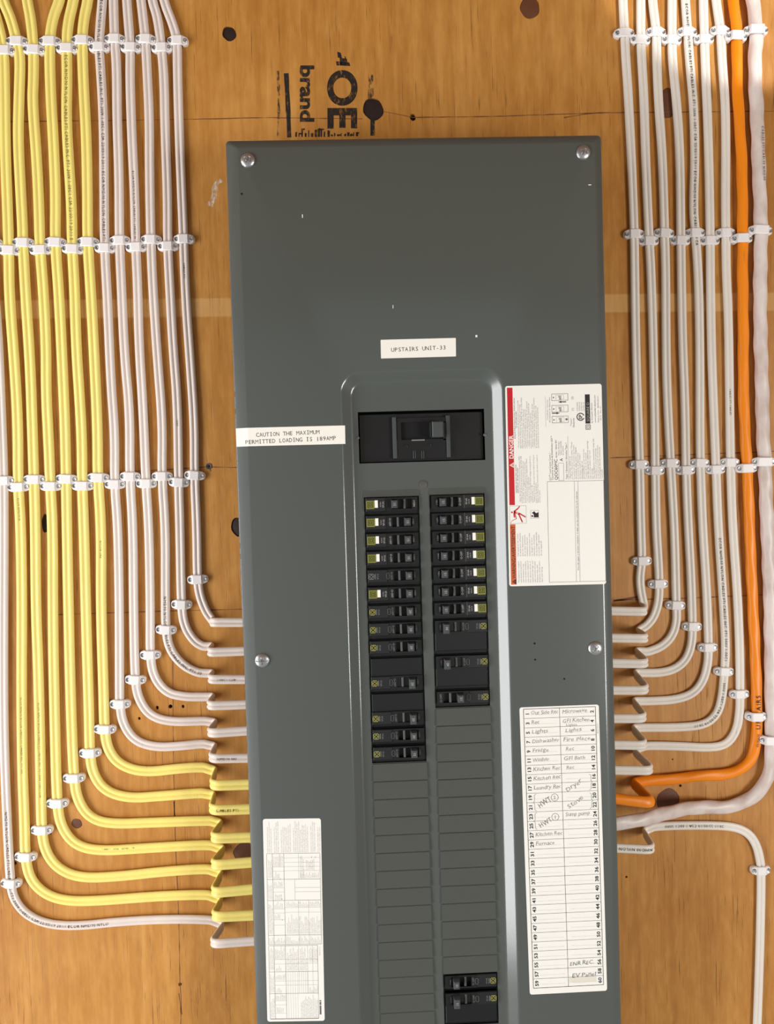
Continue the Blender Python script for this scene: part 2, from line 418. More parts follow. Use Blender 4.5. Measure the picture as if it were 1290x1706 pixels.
# ================================================================== CABLES
def chaikin(p, n=3):
    for _ in range(n):
        q = [p[0]]
        for a, b in zip(p, p[1:]): q += [a*.75 + b*.25, a*.25 + b*.75]
        q.append(p[-1]); p = q
    return p
def resample(p, step):
    out = [p[0]]; acc = 0.0
    for a, b in zip(p, p[1:]):
        L = (b-a).length
        if L < 1e-9: continue
        t = step - acc
        while t <= L: out.append(a + (b-a)*(t/L)); t += step
        acc = L - (t - step)
    if (out[-1]-p[-1]).length > step*.3: out.append(p[-1])
    return out
BOX_L, BOX_R = -.1297, .2673
class Cable: pass
def make_cable(wallpts, loop, mat, kind, label, group, a=.0055, b=.0026, side=-1, name='electrical_cable'):
    """wallpts: pixels along the wall; loop: (xe, ye, xs, ys, xend, yend, h) or None"""
    hc = b + .0002
    pts = [P(x, y, hc) for x, y in wallpts]; nE = None
    if loop:
        xe, ye, xs, ys, xn, yn, h = loop
        E = P(xe, ye, hc); C = P(xs, ys, h); N = P(xn, yn, h)
        wallx = BOX_L if side < 0 else BOX_R
        C2 = N + (N - C) * ((wallx - N.x) / (N.x - C.x)); C2.y = -h
        rise = (C-E).length; r = min(.012, rise*.27)
        pts.append(E - (E - pts[-1]).normalized()*r); pts.append(E); pts.append(E + (C-E).normalized()*r*1.3)
        pts.append(C - (C-E).normalized()*r*1.6); pts.append(C); pts.append(C + (N-C).normalized()*r*1.9)
        pts += [N, C2]
    q = resample(chaikin(pts, 3), .0028)
    n = len(q); T = [(q[min(n-1, i+1)] - q[max(0, i-1)]).normalized() for i in range(n)]
    nrm = Vector((0, -1, 0)); Wv = []
    last = None; after = False
    for i in range(n):
        if loop and not after and (-q[i].y > hc + .004): after = True
        flat = Vector((T[i].x, 0, T[i].z))
        if after: wv = Vector((0, 0, 1 if side > 0 else -1)); 
        elif flat.length > .5: wv = flat.normalized().cross(nrm)
        else: wv = last
        last = wv; Wv.append(wv)
    for _ in range(6): Wv = [((Wv[max(0, i-1)] + Wv[i]*2 + Wv[min(n-1, i+1)])).normalized() for i in range(n)]
    rings = []; Nn = []
    for i in range(n):
        t = T[i]; wv = (Wv[i] - t*Wv[i].dot(t)).normalized(); nn = wv.cross(t) * 1.0
        # make nn point away from the wall on flat runs
        Wv[i] = wv; Nn.append(nn)
    if Nn[0].y > 0: Nn = [-v for v in Nn]
    s_ = 0.0
    for i in range(n):
        wv, nn = Wv[i], Nn[i]; ring = []
        if i: s_ += (q[i]-q[i-1]).length
        if kind == 'flat':
            K = 13
            for sgn in (1, -1):
                for k in range(K):
                    u = -1 + 2*(k + (.0 if sgn == 1 else .0))/(K-1) if sgn == 1 else 1 - 2*k/(K-1)
                    if sgn == -1 and k in (0, K-1): continue
                    uu = math.sin(u*math.pi/2); th = math.sqrt(max(0, 1-abs(uu)**2.6))
                    th *= 1 - .60*math.exp(-(uu/.23)**2)
                    ring.append(q[i] + wv*(uu*a) + nn*(sgn*b*th))
        else:
            tw = kind[1]
            for k in range(18):
                an = 2*math.pi*k/18; rr = 1 + kind[2]*math.cos(3*(an - tw*s_)) + kind[2]*.5*math.sin(s_*90 + 2*an)
                ring.append(q[i] + wv*(math.cos(an)*a*rr) + nn*(math.sin(an)*b*rr))
        rings.append(ring)
    root = empty(name, (q[0].x, 0, q[0].z))
    mb = MB(); mb.loft([[p - root.location for p in r] for r in rings], 0, True, True)
    ob = mb.build('sheath', mat, root, 60)
    tag(root, label, 'cable', group)
    cb = Cable(); cb.q = q; cb.W = Wv; cb.N = Nn; cb.a = a; cb.b = b; cb.kind = kind; cb.root = root; return cb
def cable_at(cb, px, py, h=None):
    tgt = P(px, py, h if h is not None else cb.b); return min(range(len(cb.q)), key=lambda i: (cb.q[i]-tgt).length)
TXT = 'ECOR NMD90 NYLON CABLES PTI CABLES INC. FT1 300V 1-08C1 CSA 22/05/19 20:11 '
def print_on(cb, p0, p1, size=.0043, mat='jacket', text=None, h=None, off=0.0, rev=False, bold=.006):
    i0 = cable_at(cb, *p0, h=h); i1 = cable_at(cb, *p1, h=h)
    if i0 > i1: i0, i1 = i1, i0
    q = cb.q; L = [0.0]
    for i in range(i0, i1): L.append(L[-1] + (q[i+1]-q[i]).length)
    tot = L[-1]; gl, W = text2d(text or TXT*3, size, bold=bold, track=1.22)
    mb = MB(); o = cb.root.location
    for vs, fs in gl:
        if max(v[0] for v in vs) > tot: break
        i = len(mb.v)
        for a_, b_ in vs:
            s = (tot - a_) if rev else a_; v = (b_ - size*.36) * (1 if rev else -1) + off
            k = 0
            while k < len(L)-2 and L[k+1] < s: k += 1
            t = (s - L[k]) / max(1e-9, L[k+1]-L[k]); j = i0 + k
            pp = q[j].lerp(q[j+1], t); wv = cb.W[j].lerp(cb.W[j+1], t); nn = cb.N[j].lerp(cb.N[j+1], t)
            # make v positive towards photo right/up consistently
            uu = max(-.98, min(.98, v / cb.a))
            if cb.kind == 'flat': hh = cb.b * math.sqrt(1-abs(uu)**2.6) * (1 - .60*math.exp(-(uu/.23)**2))
            else: hh = cb.b * math.sqrt(1-uu*uu) * (1 + cb.kind[2]*1.6) + .0004
            mb.v.append(tuple(pp + wv*v + nn*(hh + .00022) - o))
        for f in fs: mb.f.append(tuple(i+x for x in f)); mb.mi.append(0)
    if mb.v: mb.build('printed_text', mat, cb.root, False)

GL = 'flat cables running down the left of the panel'; GR = 'flat cables running down the right of the panel'
LC = {}
LCD = {
 'W0': ('white', [(-17, 330), (-15, 405), (-10, 480), (-3, 560), (2, 680), (6.5, 800), (6.7, 913), (6, 1047), (6, 1180), (8, 1270), (12, 1370), (17.3, 1472), (24, 1500), (45, 1525), (80, 1540), (130, 1543), (200, 1535), (280, 1531), (350, 1532)], (373, 1541, 350, 1573, 418, 1568)),
 'Y1': ('yellow', [(-34, -60), (-15, 0), (-2, 45), (6.5, 84), (8, 163), (9, 260), (13, 358), (14.6, 417), (15.6, 494), (24.4, 608), (30, 706), (30.3, 811), (35, 880), (36.7, 1013), (36, 1147), (37.3, 1280), (41, 1370), (42, 1428), (50, 1465), (75, 1490), (110, 1501), (160, 1501), (260, 1493), (345, 1490)], (370, 1500, 353, 1528, 418, 1525)),
 'Y2': ('yellow', [(-8, -70), (4, 0), (18, 30), (27.7, 68), (34, 94), (32, 156), (30, 228), (34, 309), (37.5, 374), (38, 404), (43, 494), (50.5, 608), (53.7, 706), (56.7, 799), (59, 880), (60, 1013), (64, 1113), (67.7, 1280), (69, 1383), (76, 1420), (97, 1448), (135, 1463), (200, 1460), (270, 1452), (345, 1447)], (370, 1456, 352, 1488, 416, 1482)),
 'Y3': ('yellow', [(36, -60), (45, 0), (52, 35), (56, 82), (56, 130), (54, 169), (61, 260), (65, 342), (66.7, 416), (72, 478), (77, 575), (77, 657), (81.4, 738), (84, 810), (88, 880), (88.3, 1047), (91.7, 1213), (95, 1339), (102, 1378), (125, 1408), (165, 1418), (240, 1413), (330, 1408), (352, 1408)], (374, 1416, 351, 1442, 415, 1437)),
 'Y4': ('yellow', [(112, -60), (100, 0), (88, 30), (82.4, 68), (84, 146), (89.5, 244), (93, 326), (91.8, 403), (98.7, 494), (104, 608), (108.4, 706), (110.4, 798), (111.7, 880), (115, 1047), (118.3, 1180), (123, 1297), (130, 1335), (150, 1363), (185, 1373), (260, 1370), (350, 1367)], (370, 1373, 351, 1397, 413, 1395)),
 'Y5': ('yellow', [(132, -60), (123, 0), (113, 40), (111, 80), (112, 130), (110.7, 195), (114, 260), (119.5, 342), (120.5, 414), (124.4, 478), (127, 575), (133.5, 673), (136.7, 738), (137, 810), (140, 880), (144, 1047), (148.3, 1180), (149.5, 1255), (155, 1290), (175, 1318), (215, 1330), (270, 1326), (335, 1321)], (358, 1325, 350, 1350, 411, 1348)),
 'Y6': ('yellow', [(152, -60), (147, 0), (140, 30), (136.7, 67), (139, 137), (144, 228), (146, 326), (146, 403), (152, 494), (159.5, 640), (162.8, 722), (163, 796), (169, 880), (168.3, 1013), (172.7, 1147), (174, 1215), (180, 1250), (200, 1275), (240, 1287), (300, 1280), (338, 1278)], (360, 1285, 351, 1309, 410, 1307)),
 'W1': ('white', [(172, -60), (171, 0), (168, 30), (164.7, 78), (166.7, 98), (172.5, 195), (173.5, 293), (174.2, 413), (179, 494), (185, 640), (191.4, 722), (190.8, 807), (196.7, 880), (199, 1013), (199.3, 1147), (199.5, 1173), (205, 1207), (225, 1235), (260, 1245), (300, 1243), (338, 1239)], (360, 1244, 349, 1264, 408, 1263)),
 'W2': ('white', [(188, -60), (189, 0), (190.8, 64), (194.7, 114), (195, 195), (198.6, 293), (199, 400), (202.5, 478), (207.4, 592), (216.5, 689), (216.2, 794), (221.7, 880), (222.7, 1013), (225, 1133), (231, 1165), (250, 1193), (285, 1203), (340, 1201)], (361, 1204, 346, 1222, 406, 1218)),
 'W3': ('white', [(208, -60), (211, 0), (217.5, 78), (216.5, 130), (219.8, 228), (224.6, 326), (226.3, 411), (229.5, 478), (231.8, 575), (239, 689), (243.2, 805), (248.3, 880), (250.7, 1013), (250, 1091), (256, 1128), (278, 1155), (310, 1161), (335, 1161)], (357, 1161, 346, 1176, 405, 1174)),
 'W4': ('white', [(228, -60), (235, 0), (242.5, 65), (245, 114), (249, 195), (249.4, 293), (251.4, 399), (254.6, 478), (262, 592), (271, 706), (269.6, 793), (275.7, 880), (275.7, 980), (276, 1049), (283, 1083), (305, 1109), (330, 1121)], (356, 1122, 348, 1132, 404, 1132)),
 'W5': ('white', [(245, -60), (253, 0), (263, 30), (269, 79), (273.5, 130), (275, 212), (279.4, 326), (279.4, 410), (283, 478), (288, 575), (296, 673), (297.6, 803), (300, 880), (302, 1007), (307, 1043), (323, 1068), (338, 1077)], (355, 1077, 347, 1087, 403, 1085)),
 'W6': ('white', [(263, -60), (272, 0), (288, 40), (295.6, 67), (296, 130), (299, 228), (303, 326), (306, 398), (309.3, 494), (317.4, 608), (324, 706), (324, 792), (328, 880), (329, 965), (333, 993), (343, 1018)], (355, 1035, 352, 1037, 402, 1037)),
}
TXL = {
 'W0': 'long white flat cable that makes the lowest, outermost bend at far left',
 'Y1': 'outermost yellow flat cable, lowest yellow bend into the panel',
 'Y2': 'second yellow flat cable from the left edge, second lowest yellow bend',
 'Y3': 'third yellow flat cable from the left edge',
 'Y4': 'fourth yellow flat cable from the left, leaning right at the very top',
 'Y5': 'fifth yellow flat cable from the left, faded printing along its top half',
 'Y6': 'innermost yellow flat cable, beside the first white one, highest yellow bend',
 'W1': 'white flat cable beside the innermost yellow one, bold printing at its top',
 'W2': 'second white flat cable right of the yellow bundle',
 'W3': 'third white flat cable right of the yellow bundle',
 'W4': 'fourth white flat cable right of the yellow bundle, black printing through its bend',
 'W5': 'fifth white flat cable right of the yellow bundle, next to the innermost',
 'W6': 'innermost white flat cable on the left, nearest the grey panel, highest bend',
}
for k, (mt, pts, lp) in LCD.items():
    hgt = .030 if k in ('W6', 'W5') else (.036 if k in ('W4', 'W3') else .046)
    yel = mt == 'yellow'
    LC[k] = make_cable(pts, lp + (hgt,), mt, 'flat', TXL[k], GL, a=.0061 if yel else .0054, b=.0027, side=-1)
RC_ = {}
RCD = {
 'R1': ('white_r', [(1037, -60), (1038, 0), (1041, 55), (1043, 98), (1046.6, 148), (1051.5, 246), (1054.5, 320), (1057, 389), (1058, 468), (1059.7, 585), (1063, 688), (1066, 774), (1068, 880), (1070, 935), (1066, 962), (1068, 985)], (1073, 1008, 1076, 1019, 1025, 1018, .024), 'innermost white flat cable on the right, nearest the grey panel'),
 'R2': ('white_r', [(1068, -60), (1068, 0), (1068, 66), (1069.5, 98), (1073.7, 172), (1076, 271), (1082, 401), (1085, 453), (1088, 556), (1090.5, 673), (1092, 784), (1093.5, 880), (1097.4, 938), (1098.5, 973), (1098, 1002), (1090, 1028), (1078, 1042)], (1062, 1052, 1080, 1064, 1025, 1063, .038), 'second white flat cable from the panel on the right side'),
 'R3': ('white_r', [(1085, -60), (1087, 0), (1094, 53), (1094.6, 98), (1097.5, 172), (1103, 246), (1105.7, 320), (1107.6, 388), (1109.5, 453), (1110, 585), (1111.6, 658), (1117.5, 772), (1123.7, 880), (1125.6, 950), (1127, 1009), (1128, 1035), (1121, 1059), (1104, 1077), (1080, 1086)], (1058, 1085, 1081, 1106, 1026, 1105, .046), 'third white flat cable from the panel on the right side'),
 'R4': ('white_r', [(1121, -60), (1120, 0), (1120, 66), (1120.4, 98), (1127.8, 172), (1133, 246), (1134.7, 400), (1135.6, 468), (1137.4, 570), (1141.5, 673), (1143.2, 784), (1147, 880), (1151.6, 961), (1154.2, 1044), (1153, 1073), (1144, 1099), (1125, 1115), (1100, 1121), (1075, 1121)], (1056, 1121, 1082, 1150, 1027, 1150, .047), 'fourth white flat cable from the panel on the right, grimy near its lower clip'),
 'R5': ('white_r', [(1140, -60), (1142, 0), (1146, 53), (1150, 111), (1156, 172), (1158.6, 258), (1155.4, 345), (1159, 388), (1164.3, 468), (1166.4, 585), (1166.4, 688), (1167, 771), (1171, 880), (1177, 973), (1180, 1043), (1180.7, 1079), (1180, 1105), (1172, 1135), (1155, 1156), (1125, 1166), (1080, 1168)], (1054, 1168, 1078, 1197, 1027, 1197, .048), 'fifth flat cable from the panel on the right, black printing at its top'),
 'R6': ('white_r', [(1172, -60), (1172, 0), (1174, 64), (1176, 123), (1179.5, 197), (1182, 295), (1183.7, 400), (1184, 468), (1185.7, 585), (1189, 673), (1193.3, 782), (1197, 880), (1205, 996), (1209.8, 1078), (1207.4, 1119), (1204, 1160), (1196, 1190), (1174, 1208), (1130, 1212), (1075, 1212)], (1053, 1213, 1079, 1242, 1028, 1241, .048), 'sixth flat cable from the panel on the right, printed along its lower length'),
 'R7': ('white_stain', [(1188, -60), (1193, 0), (1201, 51), (1204, 111), (1209, 172), (1209.8, 246), (1209, 320), (1209.8, 388), (1210.3, 453), (1214, 526), (1216, 673), (1217.4, 771), (1221, 880), (1229.5, 996), (1233, 1089), (1233.3, 1157), (1233, 1185), (1228, 1217), (1212, 1240), (1185, 1246), (1130, 1243), (1078, 1242)], (1054, 1250, 1090, 1284, 1028, 1283, .050), 'white flat cable beside the orange one, stained yellow green below a clip'),
}
for k, (mt, pts, lp, lb) in RCD.items():
    RC_[k] = make_cable(pts, lp, mt, 'flat', lb, GR, a=.0054, b=.0027, side=1)
RC_['R8'] = make_cable([(1218, -60), (1222, 0), (1228.7, 59), (1228, 111), (1230, 172), (1235.4, 246), (1237.4, 320), (1237.8, 396), (1237.6, 468), (1239, 556), (1238.5, 644), (1241.4, 717), (1245.8, 780), (1249.3, 880), (1254, 996), (1259.8, 1112), (1262, 1194), (1260, 1248), (1246, 1275), (1216, 1291), (1171, 1291), (1129.5, 1298), (1080, 1300)],
    (1054, 1305, 1090, 1338, 1029, 1331, .05), 'orange', ('round', 40, .045), 'thick orange round cable with black marker writing near its bend', None, a=.0064, b=.0046, side=1)
# the thick cable climbs gently off the wall into the box
_P = P
def make_thick():
    global P
    hs = {1164: .010, 1129.5: .020, 1094.7: .035, 1060: .043, 1032: .046, 1023: .046}
    def PP(x, y, h=0.0):
        return _P(x, y, hs.get(x, h) if h > 0 else h)
    P = PP
    wp = [(1248, -60), (1254, 0), (1261.5, 49), (1257, 111), (1262, 197), (1265, 295), (1268.9, 383), (1267, 439), (1267, 556), (1270, 644), (1271, 717), (1274.5, 770), (1278.4, 880), (1284, 996), (1285, 1112), (1286, 1234), (1286, 1268), (1278, 1304), (1250, 1333), (1211, 1346), (1164, 1344), (1129.5, 1350), (1094.7, 1359), (1060, 1368), (1032, 1371), (1023, 1372)]
    c_ = make_cable(wp, None, 'white_thick', ('round', 55, .055), 'thickest white round cable with a twisted bumpy jacket at the right edge', None, a=.0080, b=.0060, side=1)
    P = _P
    return c_
RC_['R9'] = make_thick()
RC_['R10'] = make_cable([(1259, 1790), (1262, 1706), (1264, 1650), (1267, 1560), (1269, 1450), (1266.5, 1430), (1261, 1408), (1249, 1389), (1227, 1378), (1195, 1375), (1130, 1375), (1090, 1377)],
    (1072, 1385, 1091, 1416, 1030, 1413, .048), 'white_r', 'flat', 'lone white flat cable rising from the bottom right corner below the thick cable', None, a=.0054, b=.0027, side=1)
# printing
print_on(LC['W1'], (170, 0), (174, 408)); print_on(LC['Y5'], (112, 92), (120, 405), mat='jackety', size=.0046, bold=.012)
print_on(LC['W4'], (275.7, 995), (335, 1121), text=TXT[5:]); print_on(LC['W0'], (12, 1350), (182, 1538), text=TXT[5:] + TXT)
print_on(LC['W3'], (223, 285), (226, 400), size=.0032, bold=0); print_on(LC['W6'], (307, 440), (312, 520), size=.003, bold=0, text='CABLES PTI')
print_on(LC['W5'], (296.5, 700), (297, 730), size=.003, bold=0, text='300V'); print_on(LC['Y6'], (164, 900), (168, 960), size=.003, bold=0, mat='jackety', text='NYLON CAB')
print_on(LC['Y1'], (37, 1160), (38, 1290), size=.003, bold=0, mat='jackety'); print_on(LC['Y2'], (64, 1170), (68, 1330), size=.003, bold=0, mat='jackety')
print_on(LC['Y1'], (31, 830), (34, 870), size=.003, bold=0, mat='jackety'); print_on(LC['Y3'], (170, 1418), (296, 1411), size=.003, bold=0, text='1-08C1   CSA   22/05   19', mat='jacket', off=-.002)
print_on(LC['W4'], (360, 1132), (403, 1132), h=.036, size=.0034, text=' 1-08C1 CSA', bold=0); print_on(LC['W1'], (360, 1264), (406, 1263), h=.046, size=.0036, text=' NMD90 NO', bold=0)
print_on(LC['Y5'], (356, 1350), (412, 1348), h=.046, size=.0042, text=' CABLES PTI', mat='jackety')
print_on(RC_['R5'], (1143, 10), (1159, 410)); print_on(RC_['R6'], (1198, 895), (1208, 1105)); print_on(RC_['R6'], (1205, 1135), (1110, 1212), text='300V 1-08C1 CSA 22/05/19 20:11')
print_on(RC_['R7'], (1215, 650), (1217, 760), size=.003, bold=0, text='CABLES PTI CABLES'); print_on(RC_['R9'], (1262, 215), (1268, 365), off=-.0035, text='CABLES PTI CABLES NMD90')
print_on(RC_['R10'], (1205, 1375), (1082, 1377), text='20:11 22/05/19 CSA 1-08C1 300V'); print_on(RC_['R10'], (1085, 1416), (1032, 1413), h=.048, text='NMD90 NYLON', size=.0046)
print_on(RC_['R8'], (1259, 1122), (1261, 1213), text='UPSTAIRS', size=.0082, mat='ink', rev=True, bold=.0, off=.0005)
print_on(RC_['R8'], (1261, 1222), (1260, 1252), text='NMD90', size=.004, mat='ink')

# ================================================================== CABLE CLIPS
CLIPM = {}
def make_clip(wi, hi, mats_key):
    """nylon cable strap: inner half width wi, inner height hi"""
    root = empty('cable_clip'); tot = max(.0118, wi + .0062); b = MB(); top = hi + .0019; tb = max(.0048, hi*.8)
    cols = [(-tot, .0020, 0, tb*.7), (-tot+.0012, .0038, 0, tb), (-wi-.0022, .0050, 0, tb+.0004), (-wi-.0006, .0054, 0, tb+.0012), (-wi+.0001, .0054, 0, top-.0010), (-wi+.0002, .0054, hi-.0012, top-.0008), (-wi+.0012, .0054, hi, top)]
    cols = cols + [(-x, w_, lo, t_) for x, w_, lo, t_ in cols[::-1]]
    rings = []
    for x, w_, lo, t_ in cols:
        c_ = .0009
        rings.append([(x, -lo, -w_), (x, -(t_-c_), -w_), (x, -t_, -(w_-c_)), (x, -t_, w_-c_), (x, -(t_-c_), w_), (x, -lo, w_)])
    b.loft(rings, 0, True, True); b.build('strap', 'clip', root, 35)
    for sx in (-1, 1):
        n_ = MB(); cx = sx*(tot-.0036); hh = tb + .0001
        cc = Vector((cx, 0, 0)); n_.loft(disc_rings(cc, [(.0027, hh-.001), (.0027, hh+.0006), (.0022, hh+.0011), (.0012, hh+.0009), (.0009, hh+.0003)], 16), 0, True, True)
        n_.build('nail', 'dsteel' if sx < 0 else 'steel', root, 30)
    return root
protos = {}
def clip(px, py, kind, label, ang=0.0, group='white cable straps nailed over the cables'):
    pr = {'flat': (.0060, .0056), 'yel': (.0067, .0056), 'orange': (.0070, .0100), 'thick': (.0086, .0130)}[kind]
    if kind not in protos: r = protos[kind] = make_clip(*pr, kind)
    else: r = copy_tree(protos[kind])
    hc = pr[1] * .9
    p = P(px, py, hc); r.location = (p.x, 0, p.z); r.rotation_euler = (0, math.radians(ang), 0)
    tag(r, label, 'clip', group)
LN = ['W0', 'Y1', 'Y2', 'Y3', 'Y4', 'Y5', 'Y6', 'W1', 'W2', 'W3', 'W4', 'W5', 'W6']
ORD = {'W0': 'the outermost left white cable', 'Y1': 'the first yellow cable from the left', 'Y2': 'the second yellow cable', 'Y3': 'the third yellow cable', 'Y4': 'the fourth yellow cable', 'Y5': 'the fifth yellow cable', 'Y6': 'the innermost yellow cable',
       'W1': 'the left white cable next to the yellow', 'W2': 'the second left white cable', 'W3': 'the third left white cable', 'W4': 'the fourth left white cable', 'W5': 'the fifth left white cable', 'W6': 'the left white cable nearest the panel',
       'R1': 'the right white cable nearest the panel', 'R2': 'the second right white cable', 'R3': 'the third right white cable', 'R4': 'the fourth right white cable', 'R5': 'the fifth right white cable', 'R6': 'the sixth right white cable', 'R7': 'the white cable beside the orange', 'R8': 'the orange cable', 'R9': 'the thick white cable'}
rows = {
 'in the top row': dict(zip(LN[1:], [(6.5, 83.7), (27.7, 68.4), (56, 82.4), (82.4, 68.4), (111, 80), (136.7, 66.7), (164.7, 78), (190.8, 64.5), (217.5, 78.5), (242.5, 65), (269, 79), (295.6, 67.4)])),
 'in the second row': dict(zip(LN, [(-14, 405), (14.6, 416.7), (38, 404), (66.7, 416), (91.8, 403.4), (120.5, 414.5), (145.9, 403), (174.2, 413), (199, 400.5), (226.3, 411.5), (251.4, 399), (279.4, 410), (306, 398)])),
 'in the third row': dict(zip(LN, [(6.5, 800.7), (30.3, 811.4), (56.7, 798.7), (84, 810), (110.4, 798), (137, 809.5), (163, 795.8), (190.8, 806.8), (216.2, 794), (243.2, 805.5), (269.6, 793.5), (297.6, 803.6), (324, 792)])),
 'at its bend': dict(zip(LN, [(17.3, 1472.3), (41.7, 1428), (68.7, 1383.3), (94.7, 1338.7), (122.3, 1296.7), (149.3, 1254.7), (174, 1215.3), (199.3, 1173.3), (225, 1132.7), (249.7, 1091.3), (276, 1049.3), (302, 1007.3), (329, 965.3)])),
}
RN = ['R1', 'R2', 'R3', 'R4', 'R5', 'R6', 'R7', 'R8', 'R9']
rowsR = {
 'in the top row': dict(zip(RN, [(1041, 54.6), (1067.8, 65.7), (1093.9, 53), (1120, 65.7), (1145.8, 52.7), (1174, 64.5), (1201, 50.7), (1228.7, 59), (1261.5, 49)])),
 'in the second row': dict(zip(RN, [(1057.2, 389.4), (1082, 401), (1107.6, 388), (1134.7, 400.4), (1159, 387.6), (1183.7, 400.4), (1209.8, 387.6), (1237.8, 396.5), (1268.9, 383)])),
 'in the third row': dict(zip(RN, [(1065.9, 774), (1092, 784), (1117.5, 771.7), (1143.2, 783.5), (1167, 771.4), (1193.3, 782.3), (1217.4, 770.6), (1245.8, 780), (1274.5, 769.4)])),
 'at its bend': dict(zip(RN, [(1070.5, 934.7), (1097.9, 973), (1126.7, 1008.6), (1154.2, 1044), (1180.7, 1078.8), (1207.4, 1119), (1233.3, 1156.7), (1262, 1194.4), (1286.5, 1234)])),
}
rnd = random.Random(11)
for R_ in (rows, rowsR):
    for rn, dct in R_.items():
        for k, (x, y) in dct.items():
            kd = 'yel' if k[0] == 'Y' else ('orange' if k == 'R8' else ('thick' if k == 'R9' else 'flat'))
            tilt = rnd.uniform(-3, 3) + 1.7
            clip(x, y, kd, 'white cable strap over %s, %s' % (ORD[k], rn), tilt)
clip(1269, 1450.5, 'flat', 'lone white cable strap in the bottom right corner below the thick cable', 0)

# ================================================================== PANEL
X0, X1, ZT, ZB = -.1321, .2697, .3760, -.72
H, HR = .095, .086
EX0, EX1, EZ1, EZ0 = -.0203, .1575, .1295, -.655        # emboss outer
IX0, IX1, IZ1, IZ0 = -.0062, .1420, .1170, -.642        # emboss inner
CL = (.0025, .0622); CR = (.0735, .1338)
MAIN = (-.0012, .1359, .0311, .0866)
def slotz(i):
    return -.0056 - .01939*i if i <= 15 else -.0056 - .01939*15 - .01982*(i-15)
def slotzr(i):
    return -.0051 - .01942*i if i <= 12 else -.0051 - .01942*12 - .01972*(i-12)
panel = empty('breaker_cabinet', (.0688, 0, -.16)); tag(panel, 'tall grey steel electrical panel with two columns of breakers on the plywood', 'electrical panel')
PO = Vector(panel.location)
def pbuild(mb, name, mats, parent=None, smooth=None):
    mb.v = [(v[0]-PO.x, v[1]-PO.y, v[2]-PO.z) for v in mb.v]
    return mb.build(name, mats, parent or panel, smooth)
# back box
m = MB(); bx0, bx1, bz0, bz1 = X0+.0035, X1-.0035, ZB+.0035, ZT-.0035
m.box(bx0, bx0+.0015, -.0838, -.0003, bz0, bz1); m.box(bx1-.0015, bx1, -.0838, -.0003, bz0, bz1)
m.box(bx0, bx1, -.0838, -.0003, bz1-.0015, bz1); m.box(bx0, bx1, -.0838, -.0003, bz0, bz0+.0015); m.box(bx0, bx1, -.002, -.0003, bz0, bz1)
pbuild(m, 'enclosure', 'grey')
# cover
def rrect(x0, x1, z0, z1, r, y, n=8, m_=10):
    pts = []
    cs = [(x1-r, z1-r, 90, 0), (x1-r, z0+r, 0, -90), (x0+r, z0+r, -90, -180), (x0+r, z1-r, 180, 90)]
    arcs = []
    for cx, cz, a0, a1 in cs:
        arcs.append([(cx + r*math.cos(math.radians(a0+(a1-a0)*k/n)), cz + r*math.sin(math.radians(a0+(a1-a0)*k/n))) for k in range(n+1)])
    for i in range(4):
        a = arcs[i]; b = arcs[(i+1) % 4]; pts += a
        for k in range(1, m_): t = k/m_; pts.append((a[-1][0]*(1-t)+b[0][0]*t, a[-1][1]*(1-t)+b[0][1]*t))
    return [(x, y, z) for x, z in pts]
rings = [rrect(X0, X1, ZB, ZT, .004, -.0840), rrect(X0, X1, ZB, ZT, .004, -.0900), rrect(X0+.0006, X1-.0006, ZB+.0006, ZT-.0006, .004, -.0909),
         rrect(X0+.0125, X1-.0095, ZB+.009, ZT-.009, .0015, -.0948), rrect(X0+.0137, X1-.0107, ZB+.0102, ZT-.0102, .0015, -H)]
NS = 14
for k in range(NS + 1):      # smooth S-shaped emboss slope
    t = k / NS; s_ = t*t*(3-2*t); q_ = .22; s_ = (t*t/(2*q_) if t < q_ else (t-q_/2 if t < 1-q_ else 1-q_-(1-t)**2/(2*q_)+0*t))/(1-q_); y = -H + (H-HR)*s_
    a = t
    rings.append(rrect(EX0*(1-a)+IX0*a, EX1*(1-a)+IX1*a, EZ0*(1-a)+IZ0*a, EZ1*(1-a)+IZ1*a, .022*(1-a)+.015*a, y))
rings.append(rrect(IX0+.003, IX1-.003, IZ0+.003, IZ1-.012, .0003, -HR))
m = MB(); m.loft(rings, 0)
gx = sorted([IX0+.003, IX1-.003, CL[0], CL[1], CR[0], CR[1], MAIN[0], MAIN[1]])
zr = [IZ0+.003, IZ1-.012, MAIN[2], MAIN[3], slotz(0), slotz(15), slotzr(0), slotzr(12), slotzr(27), slotzr(30)]
gz = sorted(zr)
def hole(x, z):
    if MAIN[0] < x < MAIN[1] and MAIN[2] < z < MAIN[3]: return True
    if CL[0] < x < CL[1] and slotz(15) < z < slotz(0): return True
    if CR[0] < x < CR[1] and (slotzr(12) < z < slotzr(0) or slotzr(30) < z < slotzr(27)): return True
    return False
for i in range(len(gx)-1):
    for j in range(len(gz)-1):
        a, b, c_, d = gx[i], gx[i+1], gz[j], gz[j+1]
        if b-a < 1e-6 or d-c_ < 1e-6 or hole((a+b)/2, (c_+d)/2): continue
        m.quad([(a, -HR, c_), (b, -HR, c_), (b, -HR, d), (a, -HR, d)])
def rim(x0, x1, z0, z1, dep=.0016):
    m.loft([[(x0, -HR, z0), (x1, -HR, z0), (x1, -HR, z1), (x0, -HR, z1)], [(x0, -HR+dep, z0), (x1, -HR+dep, z0), (x1, -HR+dep, z1), (x0, -HR+dep, z1)]])
rim(*MAIN); rim(CL[0], CL[1], slotz(15), slotz(0)); rim(CR[0], CR[1], slotzr(12), slotzr(0)); rim(CR[0], CR[1], slotzr(30), slotzr(27))
cover = pbuild(m, 'cover', 'grey', smooth=38)
m = MB(); rnd = random.Random(21)
